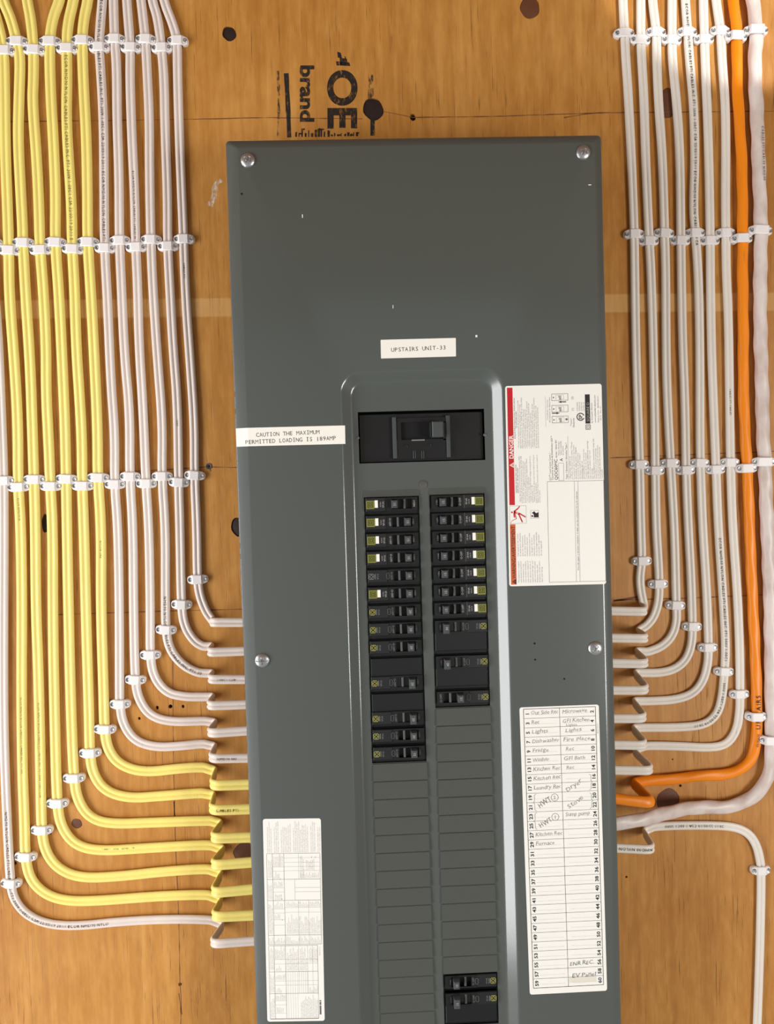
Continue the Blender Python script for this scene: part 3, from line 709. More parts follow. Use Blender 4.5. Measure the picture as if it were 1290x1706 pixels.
ed = [P(x_, y_, .090).z for x_, y_ in ((385, 400), (401, 1010))]; z_ = ed[0]
while z_ > ed[1]:
    L_ = rnd.uniform(.004, .05)
    m.box(X0-.00035, X0+.00045, -.0904, -.0896, z_-L_, z_); z_ -= L_ + rnd.choice((.0005, .001, .006))
pbuild(m, 'worn_bare_edge', 'steel')
# dark interior seen through gaps
m = MB(); m.box(IX0, IX1, -.060, -.058, IZ0, IZ1); pbuild(m, 'interior_plate', 'void')
# lips above the columns
for cx0, cx1, zt in ((CL[0]-.0005, CL[1]+.0003, slotz(0)), (CR[0]-.0004, CR[1]+.0004, slotzr(0))):
    m = MB(); y0, y1 = -HR-.0001, -HR-.0012
    m.loft([[(cx0, -HR, zt+.0072), (cx1, -HR, zt+.0072), (cx1, -HR, zt), (cx0, -HR, zt)], [(cx0, y0, zt+.0072), (cx1, y0, zt+.0072), (cx1, y1, zt+.0001), (cx0, y1, zt+.0001)]], 0, True, True)
    pbuild(m, 'column_lip', 'grey')
# blank filler plates
def filler(cx0, cx1, z1, z0):
    m = MB(); zt, zb = z1-.0004, z0+.0002; g = .0002; prof = [(zt, .0002), (zt-.0007, .0011), (zt-.003, .0014), (zb+.0006, .0021), (zb, .0017), (zb, .0002)]
    m.loft([[(cx, -HR-d, z) for z, d in prof] for cx in (cx0+g, cx0+.0006, cx1-.0006, cx1-g)], 0, True, True)
    pbuild(m, 'filler_plate', 'greyin', smooth=30)
for i in range(15, 30): filler(CL[0]+.0006, CL[1]+.0004, slotz(i), slotz(i+1))
for i in range(12, 27): filler(CR[0]+.0004, CR[1], slotzr(i), slotzr(i+1))
# ribs beside the plates joining them
m = MB(); m.loft(disc_rings(Vector((.0671, 0, .0066)), [(.0042, HR), (.0042, HR+.0008), (.0034, HR+.0011)], 24), 0, True, True); pbuild(m, 'round_plug', 'plug', smooth=30)
for px, py in ((596.5, 729.5), (808, 724.5)):
    m = MB(); m.loft(disc_rings(P(px, py, HR), [(.0018, HR), (.0015, HR+.0008), (.0007, HR+.0011)], 12), 0, True, True); pbuild(m, 'dimple', 'leveredge', smooth=30)
# cover screws with a cross recess
def cover_screw(px, py, rot, both):
    c_ = P(px, py, H); m = MB(); R0 = .0077; nr, ns = 14, 56; g = []
    for i in range(nr+1):
        r = R0*i/nr; ring = []
        for k in range(ns):
            a = 2*math.pi*k/ns; x_, z_ = r*math.cos(a), r*math.sin(a); hgt = .0004 + .0030*math.sqrt(max(0, 1-(r/R0)**2))
            xr, zr_ = x_*math.cos(rot)-z_*math.sin(rot), x_*math.sin(rot)+z_*math.cos(rot)
            if abs(zr_) < .00065 and abs(xr) < (.0066 if both else .0040): hgt -= .0013
            if abs(xr) < .0010 and abs(zr_) < .0036: hgt -= .0012
            ring.append((c_.x+x_, -H-hgt, c_.z+z_))
        g.append(ring)
    g.append([(c_.x+R0*math.cos(2*math.pi*k/ns), -H+.001, c_.z+R0*math.sin(2*math.pi*k/ns)) for k in range(ns)])
    m.loft(g, 0, False, True); return pbuild(m, 'cover_screw', 'steel', smooth=25)
cover_screw(413, 267, .6, False); cover_screw(972, 254, .5, False); cover_screw(437, 1100, .0, True); cover_screw(992, 1080, .75, False)
# chips and dots on the enamel
for px, py, r, mt in ((403, 323, 1.9, 'void'), (891, 1072, 1.9, 'void'), (892, 1099, 1.7, 'void'), (940.5, 1131, 1.7, 'void')):
    m = MB(); m.loft(disc_rings(P(px, py, H), [(r*.00064, H), (r*.00062, H+.00008)], 12), 0, True, True); pbuild(m, 'small_hole', mt)
for px, py, a, b in ((504, 360, .8, 3), (983, 308, 3, .7), (655, 511, .6, 3), (794, 560, 2, 2)):
    m = MB(); c_ = P(px, py, H); m.box(c_.x-a*.0005, c_.x+a*.0005, -H-.0001, -H, c_.z-b*.0006, c_.z+b*.0006); pbuild(m, 'paint_chip', 'paper2')

# ---------------------------------------------------------------- breakers
def text_on(mb, txt, cx, cz, y, size, ang, mi, bold=.0, fit=None):
    """centred flat text on a front plane; ang 90 reads upwards, -90 downwards"""
    gl, W = text2d(txt, size, bold=bold, fit=fit); ca, sa = math.cos(math.radians(ang)), math.sin(math.radians(ang))
    for vs, fs in gl:
        i = len(mb.v)
        for a, b in vs:
            a -= W/2; b -= size*.36; mb.v.append((cx + a*ca - b*sa, y, cz + a*sa + b*ca))
        for f in fs: mb.f.append(tuple(i+q for q in f)); mb.mi.append(mi)
RIDGE = .0895
def breaker(col, i, n, style, rating, label, pos='on', toggle_slot=None):
    """col L/R; i first slot; n slots; style 'afci' or 'plain'"""
    c0, c1 = (CL if col == 'L' else CR); sz = slotz if col == 'L' else slotzr
    zt, zb = sz(i), sz(i+n); outer = c0 if col == 'L' else c1; d = 1 if col == 'L' else -1
    root = empty('circuit_breaker', ((c0+c1)/2, -.062, (zt+zb)/2)); O = Vector(root.location)
    def B(mb, name, mats, parent=root, smooth=None):
        if parent is root: mb.v = [(v[0]-O.x, v[1]-O.y, v[2]-O.z) for v in mb.v]
        else: mb.v = [(v[0]-O.x, v[1]-O.y, v[2]-O.z) for v in mb.v]
        return mb.build(name, mats, parent, smooth)
    px = .000645
    def X(p): return outer + d*p*px           # p = photo pixels measured from the outer end of the breaker
    def bx(mb, p0, p1, yf, yb, z0, z1, mi=0, ch=0): a, b = sorted((X(p0), X(p1))); mb.box(a, b, -yf, -yb, z0, z1, mi, ch)
    L = (c1-c0)/px
    ts = i if toggle_slot is None else toggle_slot
    kz1, kz0 = sz(ts)-.0012, sz(ts+1)+.0042    # the ridge that holds the toggle
    zc = (kz1+kz0)/2; sl = .0045 if style == 'plain' else .0045
    m = MB(); bx(m, .4, L-.4, .0835, .062, zb+.0003, zt-.0003)
    if n == 2:
        bx(m, 3, L-3, .0872, .083, zb+.0040, zt-.0012, 0, .0006)
    # ridge with a real slot cut for the toggle (frame of four boxes)
    s0, s1 = (44, 80)
    if style == 'afci':
        bx(m, 2.5, 36, RIDGE+.0003, .083, kz0-.0006, kz1+.0006, 1, .0007)
    else: bx(m, 2.5, 36, RIDGE-.0006, .083, kz0, kz1, 1, .0006)
    bx(m, 36, s0+2, RIDGE-.0006, .083, kz0, kz1, 0); bx(m, s1, L-3, RIDGE-.0006, .083, kz0, kz1, 0)
    bx(m, s0+2, s1, RIDGE-.0006, .083, kz1-.0016, kz1, 0); bx(m, s0+2, s1, RIDGE-.0006, .083, kz0, kz0+.0016, 0)
    B(m, 'case', ['black', 'black2'])
    # dark slot floor lever bar
    m = MB(); bp = 54 if pos == 'on' else 66; bx(m, bp, bp+3.6, .0886, .083, kz0+.0018, kz1-.0018, 0, .0004); B(m, 'trip_bar', 'leveredge')
    # toggle
    tp = 66 if pos == 'on' else 45
    m = MB(); a0, a1 = X(tp), X(tp+11.5); xa, xb = sorted((a0, a1)); zt0, zt1 = zc-.0046, zc+.0046
    if n == 2: zt0 -= .0022
    yy = .0955
    m.loft([[(xa, -.083, zt0), (xb, -.083, zt0), (xb, -.083, zt1), (xa, -.083, zt1)],
            [(xa+.0004, -yy+.0012, zt0+.0002), (xb-.0004, -yy+.0012, zt0+.0002), (xb-.0004, -yy+.0012, zt1-.0002), (xa+.0004, -yy+.0012, zt1-.0002)],
            [(xa+.0013, -yy, zt0+.0009), (xb-.0013, -yy, zt0+.0009), (xb-.0013, -yy, zt1-.0009), (xa+.0013, -yy, zt1-.0009)]], 0, True, True)
    tg = B(m, 'toggle', 'lever', smooth=30)
    ang = -90 if col == 'L' else 90
    m = MB(); text_on(m, rating, (xa+xb)/2, zc-(.0008 if n == 2 else 0), -yy-.0001, .0038, ang, 0, bold=.008); B(m, 'rating_print', 'wprint', tg, False)
    # small grey wedge beside the toggle (handle flank)
    # label print
    yf = RIDGE + .0003 if style == 'afci' else RIDGE - .0006
    m = MB()
    if style == 'afci':
        lz = zc
        bx(m, 3.2, 17, yf+.0002, yf-.0001, lz-.0046, lz+.0044, 0)
        B(m, 'maker_mark', 'olive'); mk = root.children[-1]
        m = MB()
        for k, hw in enumerate((4.6, 2.3)):
            cp = 10.1
            for q in ((cp-hw, cp+hw, hw, hw-.9), (cp-hw, cp+hw, -hw+.9, -hw), (cp-hw, cp-hw+.9, hw, -hw), (cp+hw-.9, cp+hw, hw, -hw)):
                aa, bb = sorted((X(q[0]), X(q[1]))); z_1, z_0 = lz+q[2]*px, lz+q[3]*px
                m.quad([(aa, -yf-.0003, z_0), (bb, -yf-.0003, z_0), (bb, -yf-.0003, z_1), (aa, -yf-.0003, z_1)])
        B(m, 'mark_print', 'olivedk', mk, False)
        m = MB(); bx(m, 17.6, 23, yf+.0003, yf-.0001, lz-.0034, lz+.0046, 0); B(m, 'white_sticker', 'paper2')
        m = MB(); text_on(m, '10 kA', X(32), lz, -yf-.0001, .0029, ang, 0, bold=.01); text_on(m, 'HACR', X(27.5), lz, -yf-.0001, .0020, ang, 0)
    else:
        lz = zc-.0003; m = MB(); cp = 8.4
        for hw, mi in ((5.0, 0), (2.9, 0)):
            for q in ((cp-hw, cp+hw, hw, hw-1.2), (cp-hw, cp+hw, -hw+1.2, -hw), (cp-hw, cp-hw+1.2, hw, -hw), (cp+hw-1.2, cp+hw, hw, -hw)):
                aa, bb = sorted((X(q[0]), X(q[1])))
                m.quad([(aa, -yf-.0001, lz+q[3]*px), (bb, -yf-.0001, lz+q[3]*px), (bb, -yf-.0001, lz+q[2]*px), (aa, -yf-.0001, lz+q[2]*px)])
        B(m, 'maker_mark', 'greyln' if (col, i) == ('L', 4) else 'oliveln', smooth=False)
        m = MB(); text_on(m, '10 kA', X(19.5), lz, -yf-.0001, .0027, ang, 0, bold=.01)
        aa, bb = sorted((X(14.6), X(15.8))); m.quad([(aa, -yf-.0001, lz-.003), (bb, -yf-.0001, lz-.003), (bb, -yf-.0001, lz+.003), (aa, -yf-.0001, lz+.003)])
    yr = RIDGE-.0006
    if pos == 'on': text_on(m, 'O·OFF', X(42.5), zc, -yr-.0001, .0030, ang, 0, bold=.004)
    else: text_on(m, 'O·OFF' if col == 'R' else 'I·ON', X(84), zc, -yr-.0001, .0032, ang, 0, bold=.01)
    if pos == 'on': text_on(m, 'I·ON', X(81.5), zc, -yr-.0001, .0026, ang, 0)
    B(m, 'face_print', 'wprint' if style == 'afci' else 'greyln', smooth=False)
    # test button frame
    m = MB(); p0, p1 = (37, 40.5) if style == 'afci' else (33.5, 39.5)
    if style == 'plain':
        for q in ((p0, p1, .0034, .0029), (p0, p1, -.0029, -.0034), (p0, p0+.9, .0034, -.0034), (p1-.9, p1, .0034, -.0034)):
            bx(m, q[0], q[1], yr+.0004, yr-.0002, zc+q[3], zc+q[2])
        B(m, 'button_frame', 'leveredge')
    m = MB(); bx(m, p0+1, p1-1, yr+.0003, yr-.0002, zc-.0028, zc+.0028, 0, .0002); B(m, 'test_button', 'black2')
    tag(root, label, 'breaker', 'circuit breakers in the grey panel')
    return root
ordw = ['topmost', 'second', 'third', 'fourth', 'fifth', 'sixth', 'seventh', 'eighth', 'ninth', 'tenth', 'eleventh', 'twelfth', 'lowest']
Ls = [(0, 1, 'afci', '15', 'off'), (1, 1, 'afci', '15', 'on'), (2, 1, 'afci', '15', 'on'), (3, 1, 'afci', '15', 'on'), (4, 1, 'plain', '15', 'on'), (5, 1, 'afci', '15', 'on'),
      (6, 1, 'plain', '20', 'on'), (7, 1, 'plain', '20', 'on'), (8, 1, 'plain', '20', 'on'), (9, 2, 'plain', '20', 'on'), (11, 2, 'plain', '20', 'on'), (13, 1, 'plain', '20', 'on'), (14, 1, 'plain', '15', 'on')]
for j, (i, n, st, rt, ps) in enumerate(Ls):
    lb = '%s breaker in the left column, black %s-slot case %s' % (ordw[j], 'double' if n == 2 else 'single', 'with olive label and white sticker' if st == 'afci' else ('with plain grey square mark' if i == 4 else 'with olive outlined square mark'))
    if j == 0: lb = 'topmost breaker in the left column, its toggle thrown to the middle'
    breaker('L', i, n, st, rt, lb, ps, toggle_slot=(i+1 if n == 2 else i))
Rs = [(k, 1, 'afci', '15', 'on') for k in range(7)] + [(7, 2, 'plain', '30', 'on'), (9, 2, 'plain', '40', 'on'), (11, 1, 'plain', '15', 'off')]
ow = ['topmost', 'second', 'third', 'fourth', 'fifth', 'sixth', 'seventh', 'upper double', 'lower double', 'last single']
for j, (i, n, st, rt, ps) in enumerate(Rs):
    lb = '%s breaker in the right column, black case %s' % (ow[j], 'with olive label and white sticker' if st == 'afci' else ('rated %s' % rt if n == 2 else 'toggle thrown to the middle'))
    breaker('R', i, n, st, rt, lb, ps)
breaker('R', 27, 1, 'plain', '15', 'small single breaker at the bottom right, above the lowest double one', 'on')
breaker('R', 28, 2, 'plain', '15', 'lowest double breaker at the bottom edge of the right column', 'on')

# main breaker
mb_root = empty('main_breaker', ((MAIN[0]+MAIN[1])/2, -.062, (MAIN[2]+MAIN[3])/2)); tag(mb_root, 'wide black main breaker above both columns of the panel', 'breaker')
O = Vector(mb_root.location)
def MBB(mb, name, mats, smooth=None, parent=None):
    mb.v = [(v[0]-O.x, v[1]-O.y, v[2]-O.z) for v in mb.v]; return mb.build(name, mats, parent or mb_root, smooth)
def pxbox(mb, x0, y0, x1, y1, yf, yb, mi=0, ch=0, ref=None):
    """box whose front corners are photo pixels on the plane yf"""
    a = P(x0, y0, yf); b = P(x1, y0, yf); c_ = P(x0, y1, yf)
    mb.box(a.x, b.x, -yf, -yb, c_.z, a.z, mi, ch)
m = MB(); m.box(MAIN[0]+.0008, MAIN[1]-.0008, -.0815, -.062, MAIN[2]+.0006, MAIN[3]-.0022, 0, .0008)
MBB(m, 'case', 'black')
m = MB()
pxbox(m, 661, 697, 743, 704, .0845, .081); pxbox(m, 661, 733, 743, 765, .0845, .081); pxbox(m, 661, 704, 668, 733, .0845, .081); pxbox(m, 738, 704, 743, 733, .0845, .081)
MBB(m, 'escutcheon', 'black')
m = MB(); pxbox(m, 653.5, 695, 660, 764, .0855, .081, 0, .0003); MBB(m, 'side_rib', 'lever')
m = MB(); pxbox(m, 743, 692, 749.5, 762, .0855, .081, 0, .0003); MBB(m, 'side_rib', 'lever')
m = MB(); pxbox(m, 669, 704, 737, 733, .0818, .0812); MBB(m, 'toggle_slot', 'void')
m = MB(); a = P(720, 702, .098); b = P(739, 702, .098); c_ = P(720, 728, .098)
m.box(a.x, b.x, -.098, -.0815, c_.z, a.z, 0, .001); MBB(m, 'toggle', 'lever', 30)
m = MB(); pxbox(m, 716.5, 703, 719.5, 728, .0945, .0815, 0, .0003); MBB(m, 'toggle_wing', 'black2')
m = MB(); pxbox(m, 686, 732.5, 708, 734.5, .0850, .0840); MBB(m, 'metal_glint', 'steel')  # bright steel strip put in for a small glint of metal
for x_ in (677, 716):
    m = MB(); m.loft(disc_rings(P(x_, 744 if x_ == 677 else 742, .0845), [(.0024, .0845), (.0022, .0852), (.0012, .0853), (.0008, .0848)], 16), 0, True, True); MBB(m, 'small_rivet', 'black2', 30)
for x_ in (688, 702):
    m = MB(); pxbox(m, x_, 751, x_+1.6, 764, .0853, .0844); pxbox(m, x_+3.4, 751, x_+4.8, 764, .0853, .0844); MBB(m, 'guide_rib', 'lever')

# ---------------------------------------------------------------- stickers (parts of the panel)
def cover_y(x):
    if x < X0+.0006: return -.0909
    if x < X0+.0125: return -.0909 - (x-X0-.0006)/.0119*.0039
    if x < X0+.0137: return -.0948 - (x-X0-.0125)/.0012*.0002
    return -H
def local(ob): ob.location = -PO; return ob
# UPSTAIRS UNIT-33
s = Sticker((634.3, 566.2), (759.6, 563), (760, 593.8), (635, 597.3), H)
local(s.sheet('name_sticker', 'paper2', panel, 1.0, 'white tape label reading UPSTAIRS UNIT-33'))
s.text('UPSTAIRS UNIT-33', 17, 20.5, 9.6, 1.0, bold=.004, mono=.60); s.done(['ink'])
# CAUTION
s = Sticker((393, 713.3), (575, 708.8), (575.6, 739.5), (394.3, 744), H, cover_y)
s.c = [Vector((X0+.0001, q.y, q.z)) if k in (0, 3) else q for k, q in enumerate(s.c)]
local(s.sheet('caution_sticker', 'paper2', panel, 1, 'white tape label warning of the maximum loading', us=[0, 1, 19, 20, 21, 22, 23, 60, 120, s.W]))
s.text('CAUTION THE MAXIMUM', 34, 15.5, 9.6, 1.3, bold=.004, mono=.58); s.text('PERMITTED LOADING IS 189AMP', 15.5, 27.2, 9.6, 1.3, bold=.004, mono=.585); s.done(['ink'])

# DANGER sheet (text runs upwards: ang 90)
s = Sticker((841.7, 643.2), (1002.5, 639.3), (1010.2, 973), (848.8, 976.8), H)
local(s.sheet('danger_sticker', 'paper', panel, 4.0, 'white safety sheet with red DANGER and orange WARNING bars'))
# materials: 0 ink 1 red 2 orange 3 white 4 grey 5 stain 6 faint
V = s.V
s.rect(3, 3, 12.2, 198, 1); s.text('DANGER', 11.4, 121, 9.6, 90, 3, 1, bold=.02)
s.poly([(4.6, 131.5), (11.8, 136), (11.8, 127)], 3, 1); s.poly([(6.6, 131.5), (11.0, 134), (11.0, 129)], 1, 2); s.rect(8, 131.1, 10.3, 131.9, 3, 3)
s.rect(3, 230, 12.2, 331, 2); s.text('WARNING/AVERTISSEMENT', 11.0, 321, 8.4, 90, 0, 1, bold=.012, fit=88)
s.poly([(4.6, 326), (11.6, 330.5), (11.6, 321.5)], 0, 1); s.rect(7, 325.6, 10.3, 326.4, 2, 2)
# shock pictogram
s.frame(3.2, 199.5, 30.5, 228.8, .4, 4)
for a in ((10, 209, 17, 204, 2.2), (17, 204, 20, 200, 1.8), (11, 209, 14, 221, 1.4), (14, 221, 7, 224, .8), (7, 224, 4, 229, .5), (10, 209, 19, 213, 3.4), (19, 212, 29.5, 218.5, 2.2), (18, 213, 24, 227, 2.2), (10, 211, 11, 219, 2)):
    s.seg(*a, 1, 1)
s.poly([(7+1.6*math.cos(k*.785), 210+1.6*math.sin(k*.785)) for k in range(8)], 1, 1)
s.seg(14, 210, 16, 212, .8, 3, 2); s.seg(16, 209, 17, 213, .8, 3, 2)
# reading-person pictogram
s.frame(37.8, 207.6, 51, 221, .4, 4)
s.poly([(39.5+1.7*math.cos(k*.785)+1, 217+1.7*math.sin(k*.785)) for k in range(8)], 0, 1); s.poly([(43, 213.5), (51, 211), (51, 219.5), (43, 219.5)], 0, 1)
s.poly([(40, 211.5), (44, 209), (47, 213), (43, 214.5)], 0, 1)
S1 = ['HAZARD OF ELECTRIC SHOCK,', 'EXPLOSION, OR ARC FLASH', '• Apply appropriate personal protective equipment (PPE)', 'and follow safe electrical work practices. See NFPA 70E', 'or CSA Z462. This equipment must be installed and', 'serviced only by qualified electrical personnel.', '• Turn off all power supplying this equipment before', 'working on or inside equipment.', '• Always use a properly rated voltage sensing device to', 'confirm power is off.', '• Replace all devices, doors and covers before turning on', 'power to this equipment.', 'Failure to follow these instructions will result in death or', 'serious injury.']
S2 = ['RISQUE D\'ÉLECTROCUTION, D\'EXPLOSION', 'OU D\'ÉCLAIR D\'ARC', '• Portez un équipement de protection personnelle', 'approprié et observez les méthodes de travail', 'électrique sécuritaires. Voir NFPA 70E ou CSA Z462.', '• Seul un personnel qualifié doit effectuer', 'l\'installation et l\'entretien de cet appareil.', '• Coupez toutes les alimentations de cet appareil.', '• Utilisez toujours un dispositif de détection de', 'tension à valeur nominale appropriée.', '• Replacez tous les dispositifs, les portes et les', 'couvercles avant de mettre cet appareil sous tension.', 'Si ces directives ne sont pas respectées, cela', 'entraînera la mort ou des blessures graves.']
for k, t_ in enumerate(S1):
    u = 16 + k*2.95; ctr = k < 2
    s.text(t_, u, 178 if ctr else 195, 3.0, 90, 0 if ctr else 7, 0, bold=.01 if ctr else .0, fit=(48 if k == 0 else 42) if ctr else min(80, len(t_)*1.42))
for k, t_ in enumerate(S2):
    u = 15.6 + k*2.95; ctr = k < 2
    s.text(t_, u, 88 if k == 0 else (70 if k == 1 else 104), 3.0, 90, 0 if ctr else 7, 0, bold=.01 if ctr else .0, fit=(68 if k == 0 else 28) if ctr else min(98, len(t_)*1.85))
S3 = ['This equipment is designed', 'and tested to perform', 'with breakers only.', 'Use of other breakers', 'may create a hazard of', 'fire, electric shock or', 'equipment damage, and', 'may void the warranty.', 'Replace only with', 'breakers of the same', 'type and rating.']
S4 = ['Cet appareil est conçu', 'et testé pour utilisation', 'avec les disjoncteurs', 'de ce type seulement.', 'Utilisation d\'autres', 'disjoncteurs peut créer', 'un danger de choc', 'électrique, d\'incendie', 'ou dommages matériels', 'et annuler la garantie', 'de cet appareil.']
for k in range(11):
    s.text(S3[k], 17 + k*3.85, 328, 3.2, 90, 7, bold=.0, fit=36); s.text(S4[k], 16.6 + k*3.85, 284, 3.2, 90, 7, bold=.0, fit=50 - (k % 3)*4)
# right part, upper: breaker diagrams
s.seg(66.5, 18, 66.5, 69, .5, 6); s.text('Circuit Breaker / Disjoncteur', 70.5, 58, 3.0, 90, 7, fit=34); s.text('Mouvement du disjoncteur', 74.2, 62, 3.0, 90, 0, fit=42)
for v0, lab in ((15, '(2)'), (34, '(1)'), (52, '')):
    s.frame(77, v0, 104, v0+11, .7, 4); s.frame(84, v0+2, 97, v0+9, .5, 6); s.rect(88, v0+3, 93, v0+10, 6); s.rect(79, v0+5, 81, v0+7, 0)
    s.poly([(87+2.6*math.cos(k*.628), v0+8+2.6*math.sin(k*.628)) for k in range(10)], 3, 1)
    if lab: s.text(lab, 113, v0+10, 4.6, 90, 0)
s.seg(101, 28.5, 92, 28.5, 1.5, 0, 1); s.poly([(87.5, 28.5), (93, 26.8), (93, 30.2)], 0, 1)
s.seg(77, 47, 85, 47, 1.5, 0, 1); s.poly([(90, 47), (84.5, 45.3), (84.5, 48.7)], 0, 1)
s.poly([(101+2*math.cos(k*.628), 57.5+2*math.sin(k*.628)) for k in range(10)], 4, 2)
s.text('Tripped /', 109.5, 69, 3.6, 90, 0); s.text('Déclenché', 114, 71, 3.6, 90, 0, bold=.01)
# certification circle
for k in range(14):
    a0, a1 = math.radians(20+k*22.8), math.radians(20+(k+1)*22.8)
    s.seg(124.5+6.0*math.cos(a0), 54+6.0*math.sin(a0), 124.5+6.0*math.cos(a1), 54+6.0*math.sin(a1), 1.6, 0)
s.text('SP', 127.2, 58.4, 8.0, 90, 0, 1, bold=.03); 
for k, t_ in enumerate(('ENCLOSED PANELBOARD', 'PANNEAU DE', 'DISTRIBUTION', 'LISTED 33')): s.text(t_, 120.5+k*3.6, 44.5, 3.0, 90, 7, fit=15)
s.rect(132.4, 17, 140.6, 65.5, 0); s.text('SQUARE D', 139.2, 62, 6.2, 90, 6, 1, bold=.0, fit=32); s.frame(133, 67.5, 140.4, 75, 1.2, 4); s.frame(135, 69.6, 138.4, 73, .9, 4)
s.text('by Schneider Electric', 144.6, 65, 3.8, 90, 0, fit=34); s.text('www.schneider-electric.com', 150, 64, 3.4, 90, 0, bold=.012, fit=46)
s.text('Made in U.S.A.   80270-433-01', 155.2, 64, 3.2, 90, 0, fit=44); s.text('09/19   Rev. 01', 159.2, 61, 3.0, 90, 4, fit=32)
# right part, middle
s.text('QO™ Load Center Cover /', 73.2, 159, 4.4, 90, 0, bold=.0, fit=46); s.text('Couvercle du Centre de Distribution QO™', 76.8, 158, 4.0, 90, 0, bold=.01, fit=74)
s.text('QOC60MC', 84.2, 158, 7.4, 90, 0, bold=.012, fit=35); s.text('Series / Série S01', 83.8, 121, 3.8, 90, 0, bold=.01, fit=30)
s.frame(86, 130, 94.4, 159, .5, 4); s.text('A', 93.4, 127, 7.4, 90, 0, bold=.01); s.text('Mains Rating /', 88, 117, 3.2, 90, 0, fit=24); s.text('Valeur nominale', 91.4, 117, 3.2, 90, 0, fit=24); s.text('du secteur', 94.8, 117, 3.2, 90, 0, fit=16)
s.text('Type 1 Enclosure / Armoire Type 1', 100.4, 157, 3.8, 90, 0, bold=.01, fit=61); s.seg(102.3, 85, 102.3, 158, .4, 4)
MID = [('1-Phase 3-Wire 120/240 V AC', 39), ('(1) Flush: Position cover plate / Placez', 64), ('le couvercle de l\'armoire au niveau', 58), ('(2) Surface: Align cover / Alignez', 64), ('le couvercle du disjoncteur', 60), ('(3) Screw: install in holes /', 53), ('assemblage des vis', 32), ('ACCESSORIES: Cover Screw Kit', 50), ('Trousse de vis du couvercle', 44), ('Use filler plates for additional openings', 70), ('Use of other plates may void', 53), ('the ratings.', 44), ('The manufacturer recommends using only', 67), ('listed fillers in unused openings.', 60), ('Le fabricant recommande des obturateurs', 56), ('homologués dans les ouvertures', 64), ('inutilisées.', 47)]
for k, (t_, ln) in enumerate(MID): s.text(t_, 106 + k*3.32, 157.5, 3.1, 90, 7 if k % 3 else 0, fit=ln)
# lower table
s.frame(66.5, 160.5, 160.5, 328.5, .6, 4); s.seg(111.6, 160.5, 111.6, 328.5, .5, 4); s.seg(117.6, 160.5, 117.6, 328.5, .5, 4)
s.text('Wire with copper or aluminium conductors / À câbler avec des conducteurs CU ou AL seulement', 116.2, 310, 3.6, 90, 0, bold=.01, fit=132)
s.done(['ink', 'red', 'orangep', 'paper', 'ink2', 'stain', 'ink3', 'ink2'])

# DIRECTORY
s = Sticker((865.6, 1178.6), (997.9, 1173.6), (1011.8, 1650.3), (883, 1657), H)
local(s.sheet('circuit_directory', 'paper', panel, 4.0, 'white circuit directory numbered 1 to 60 with pencil handwriting'))
V = s.V; u0, u1, v0, v1 = 6.6, 126.5, 3.2, V-10.5; um = 66.5; dv = (v1-v0)/30
s.frame(u0, v0, u1, v1, .9, 0); s.seg(um, v0, um, v1, .7, 0)
names_l = ['Out Side Rec', 'Rec', 'Lights', 'Dishwasher', 'Fridge', 'Washer', 'Kitchen Rec', 'Kitchen Rec', 'Laundry Rec', '', '', '', '', 'Kitchen Rec', 'Furnace']
names_r = ['Microwave', 'GFI Kitchen', 'Lights', 'Fire Place', 'Rec', 'GFI Bath', 'Rec', '', '', '', '', 'Sump pump']
for k in range(30):
    va = v0 + k*dv; vb = va + dv; vc = va + dv*.62
    if k: s.seg(u0, va, u1, va, .55, 0)
    nl, nr = str(2*k+1), str(2*k+2)
    s.text(nl, u0+9.0, va+dv*.5+(4.7 if len(nl) > 1 else 2.4), 8.2, 90, 0, 1, bold=.03, fit=9.5 if len(nl) > 1 else None); s.text(nr, u1-3.2, va+dv*.5+(4.7 if len(nr) > 1 else 2.4), 8.2, 90, 0, 1, bold=.03, fit=9.5 if len(nr) > 1 else None)
    for ua, ub in ((u0+12, um-4), (um+8, u1-10)):
        n_ = 17
        for q in range(n_): a = ua + (ub-ua)*q/n_; s.rect(a, vc-.25, a+1.3, vc+.25, 6)
for k, t_ in enumerate(names_l):
    if t_: s.text(t_, u0+12, v0+(k+.62)*dv, 9.0, 1.5, 3, 2, jitter=.07, shear=.15, fit=min(46, len(t_)*4.6))
for k, t_ in enumerate(names_r):
    if t_: s.text(t_, um+(4 if len(t_) > 6 else 8), v0+(k+.6)*dv, 9.0, 1.5, 3, 2, jitter=.07, shear=.15, fit=min(46, len(t_)*4.6))
s.text('Lights', um+10, v0+1.98*dv, 6, 1.5, 3, 2, jitter=.06, fit=26)
s.text('Dryer', um+8, v0+9.0*dv, 11, 30, 3, 2, jitter=.1, fit=30); s.text('Stove', um+10, v0+10.8*dv, 11, 30, 3, 2, jitter=.1, fit=30)
for vv, dg_ in ((v0+10.7*dv, '2'), (v0+12.8*dv, '1')):
    s.text('HWT', u0+22, vv, 12.5, 32, 4, 2, jitter=.08, fit=24)
    cx, cy = u0+47, vv-18
    for q in range(12): a0, a1 = q*.5236, (q+1)*.5236; s.seg(cx+6*math.cos(a0), cy+6*math.sin(a0), cx+6*math.cos(a1), cy+6*math.sin(a1), .7, 4, 2)
    s.text(dg_, cx-2.2, cy+3, 8, 0, 4, 2)
def brace(u, va, vb, sg):
    vm = (va+vb)/2; pts = [(u, va), (u+sg*3, va+2), (u+sg*3, vm-2), (u+sg*5.5, vm), (u+sg*3, vm+2), (u+sg*3, vb-2), (u, vb)]
    for a, b in zip(pts, pts[1:]): s.seg(*a, *b, .7, 3, 2)
brace(u0+16, v0+9.1*dv, v0+10.9*dv, -1); brace(u0+16, v0+11.1*dv, v0+12.9*dv, -1); brace(u1-14, v0+7.2*dv, v0+8.9*dv, 1); brace(u1-14, v0+9.2*dv, v0+10.9*dv, 1)
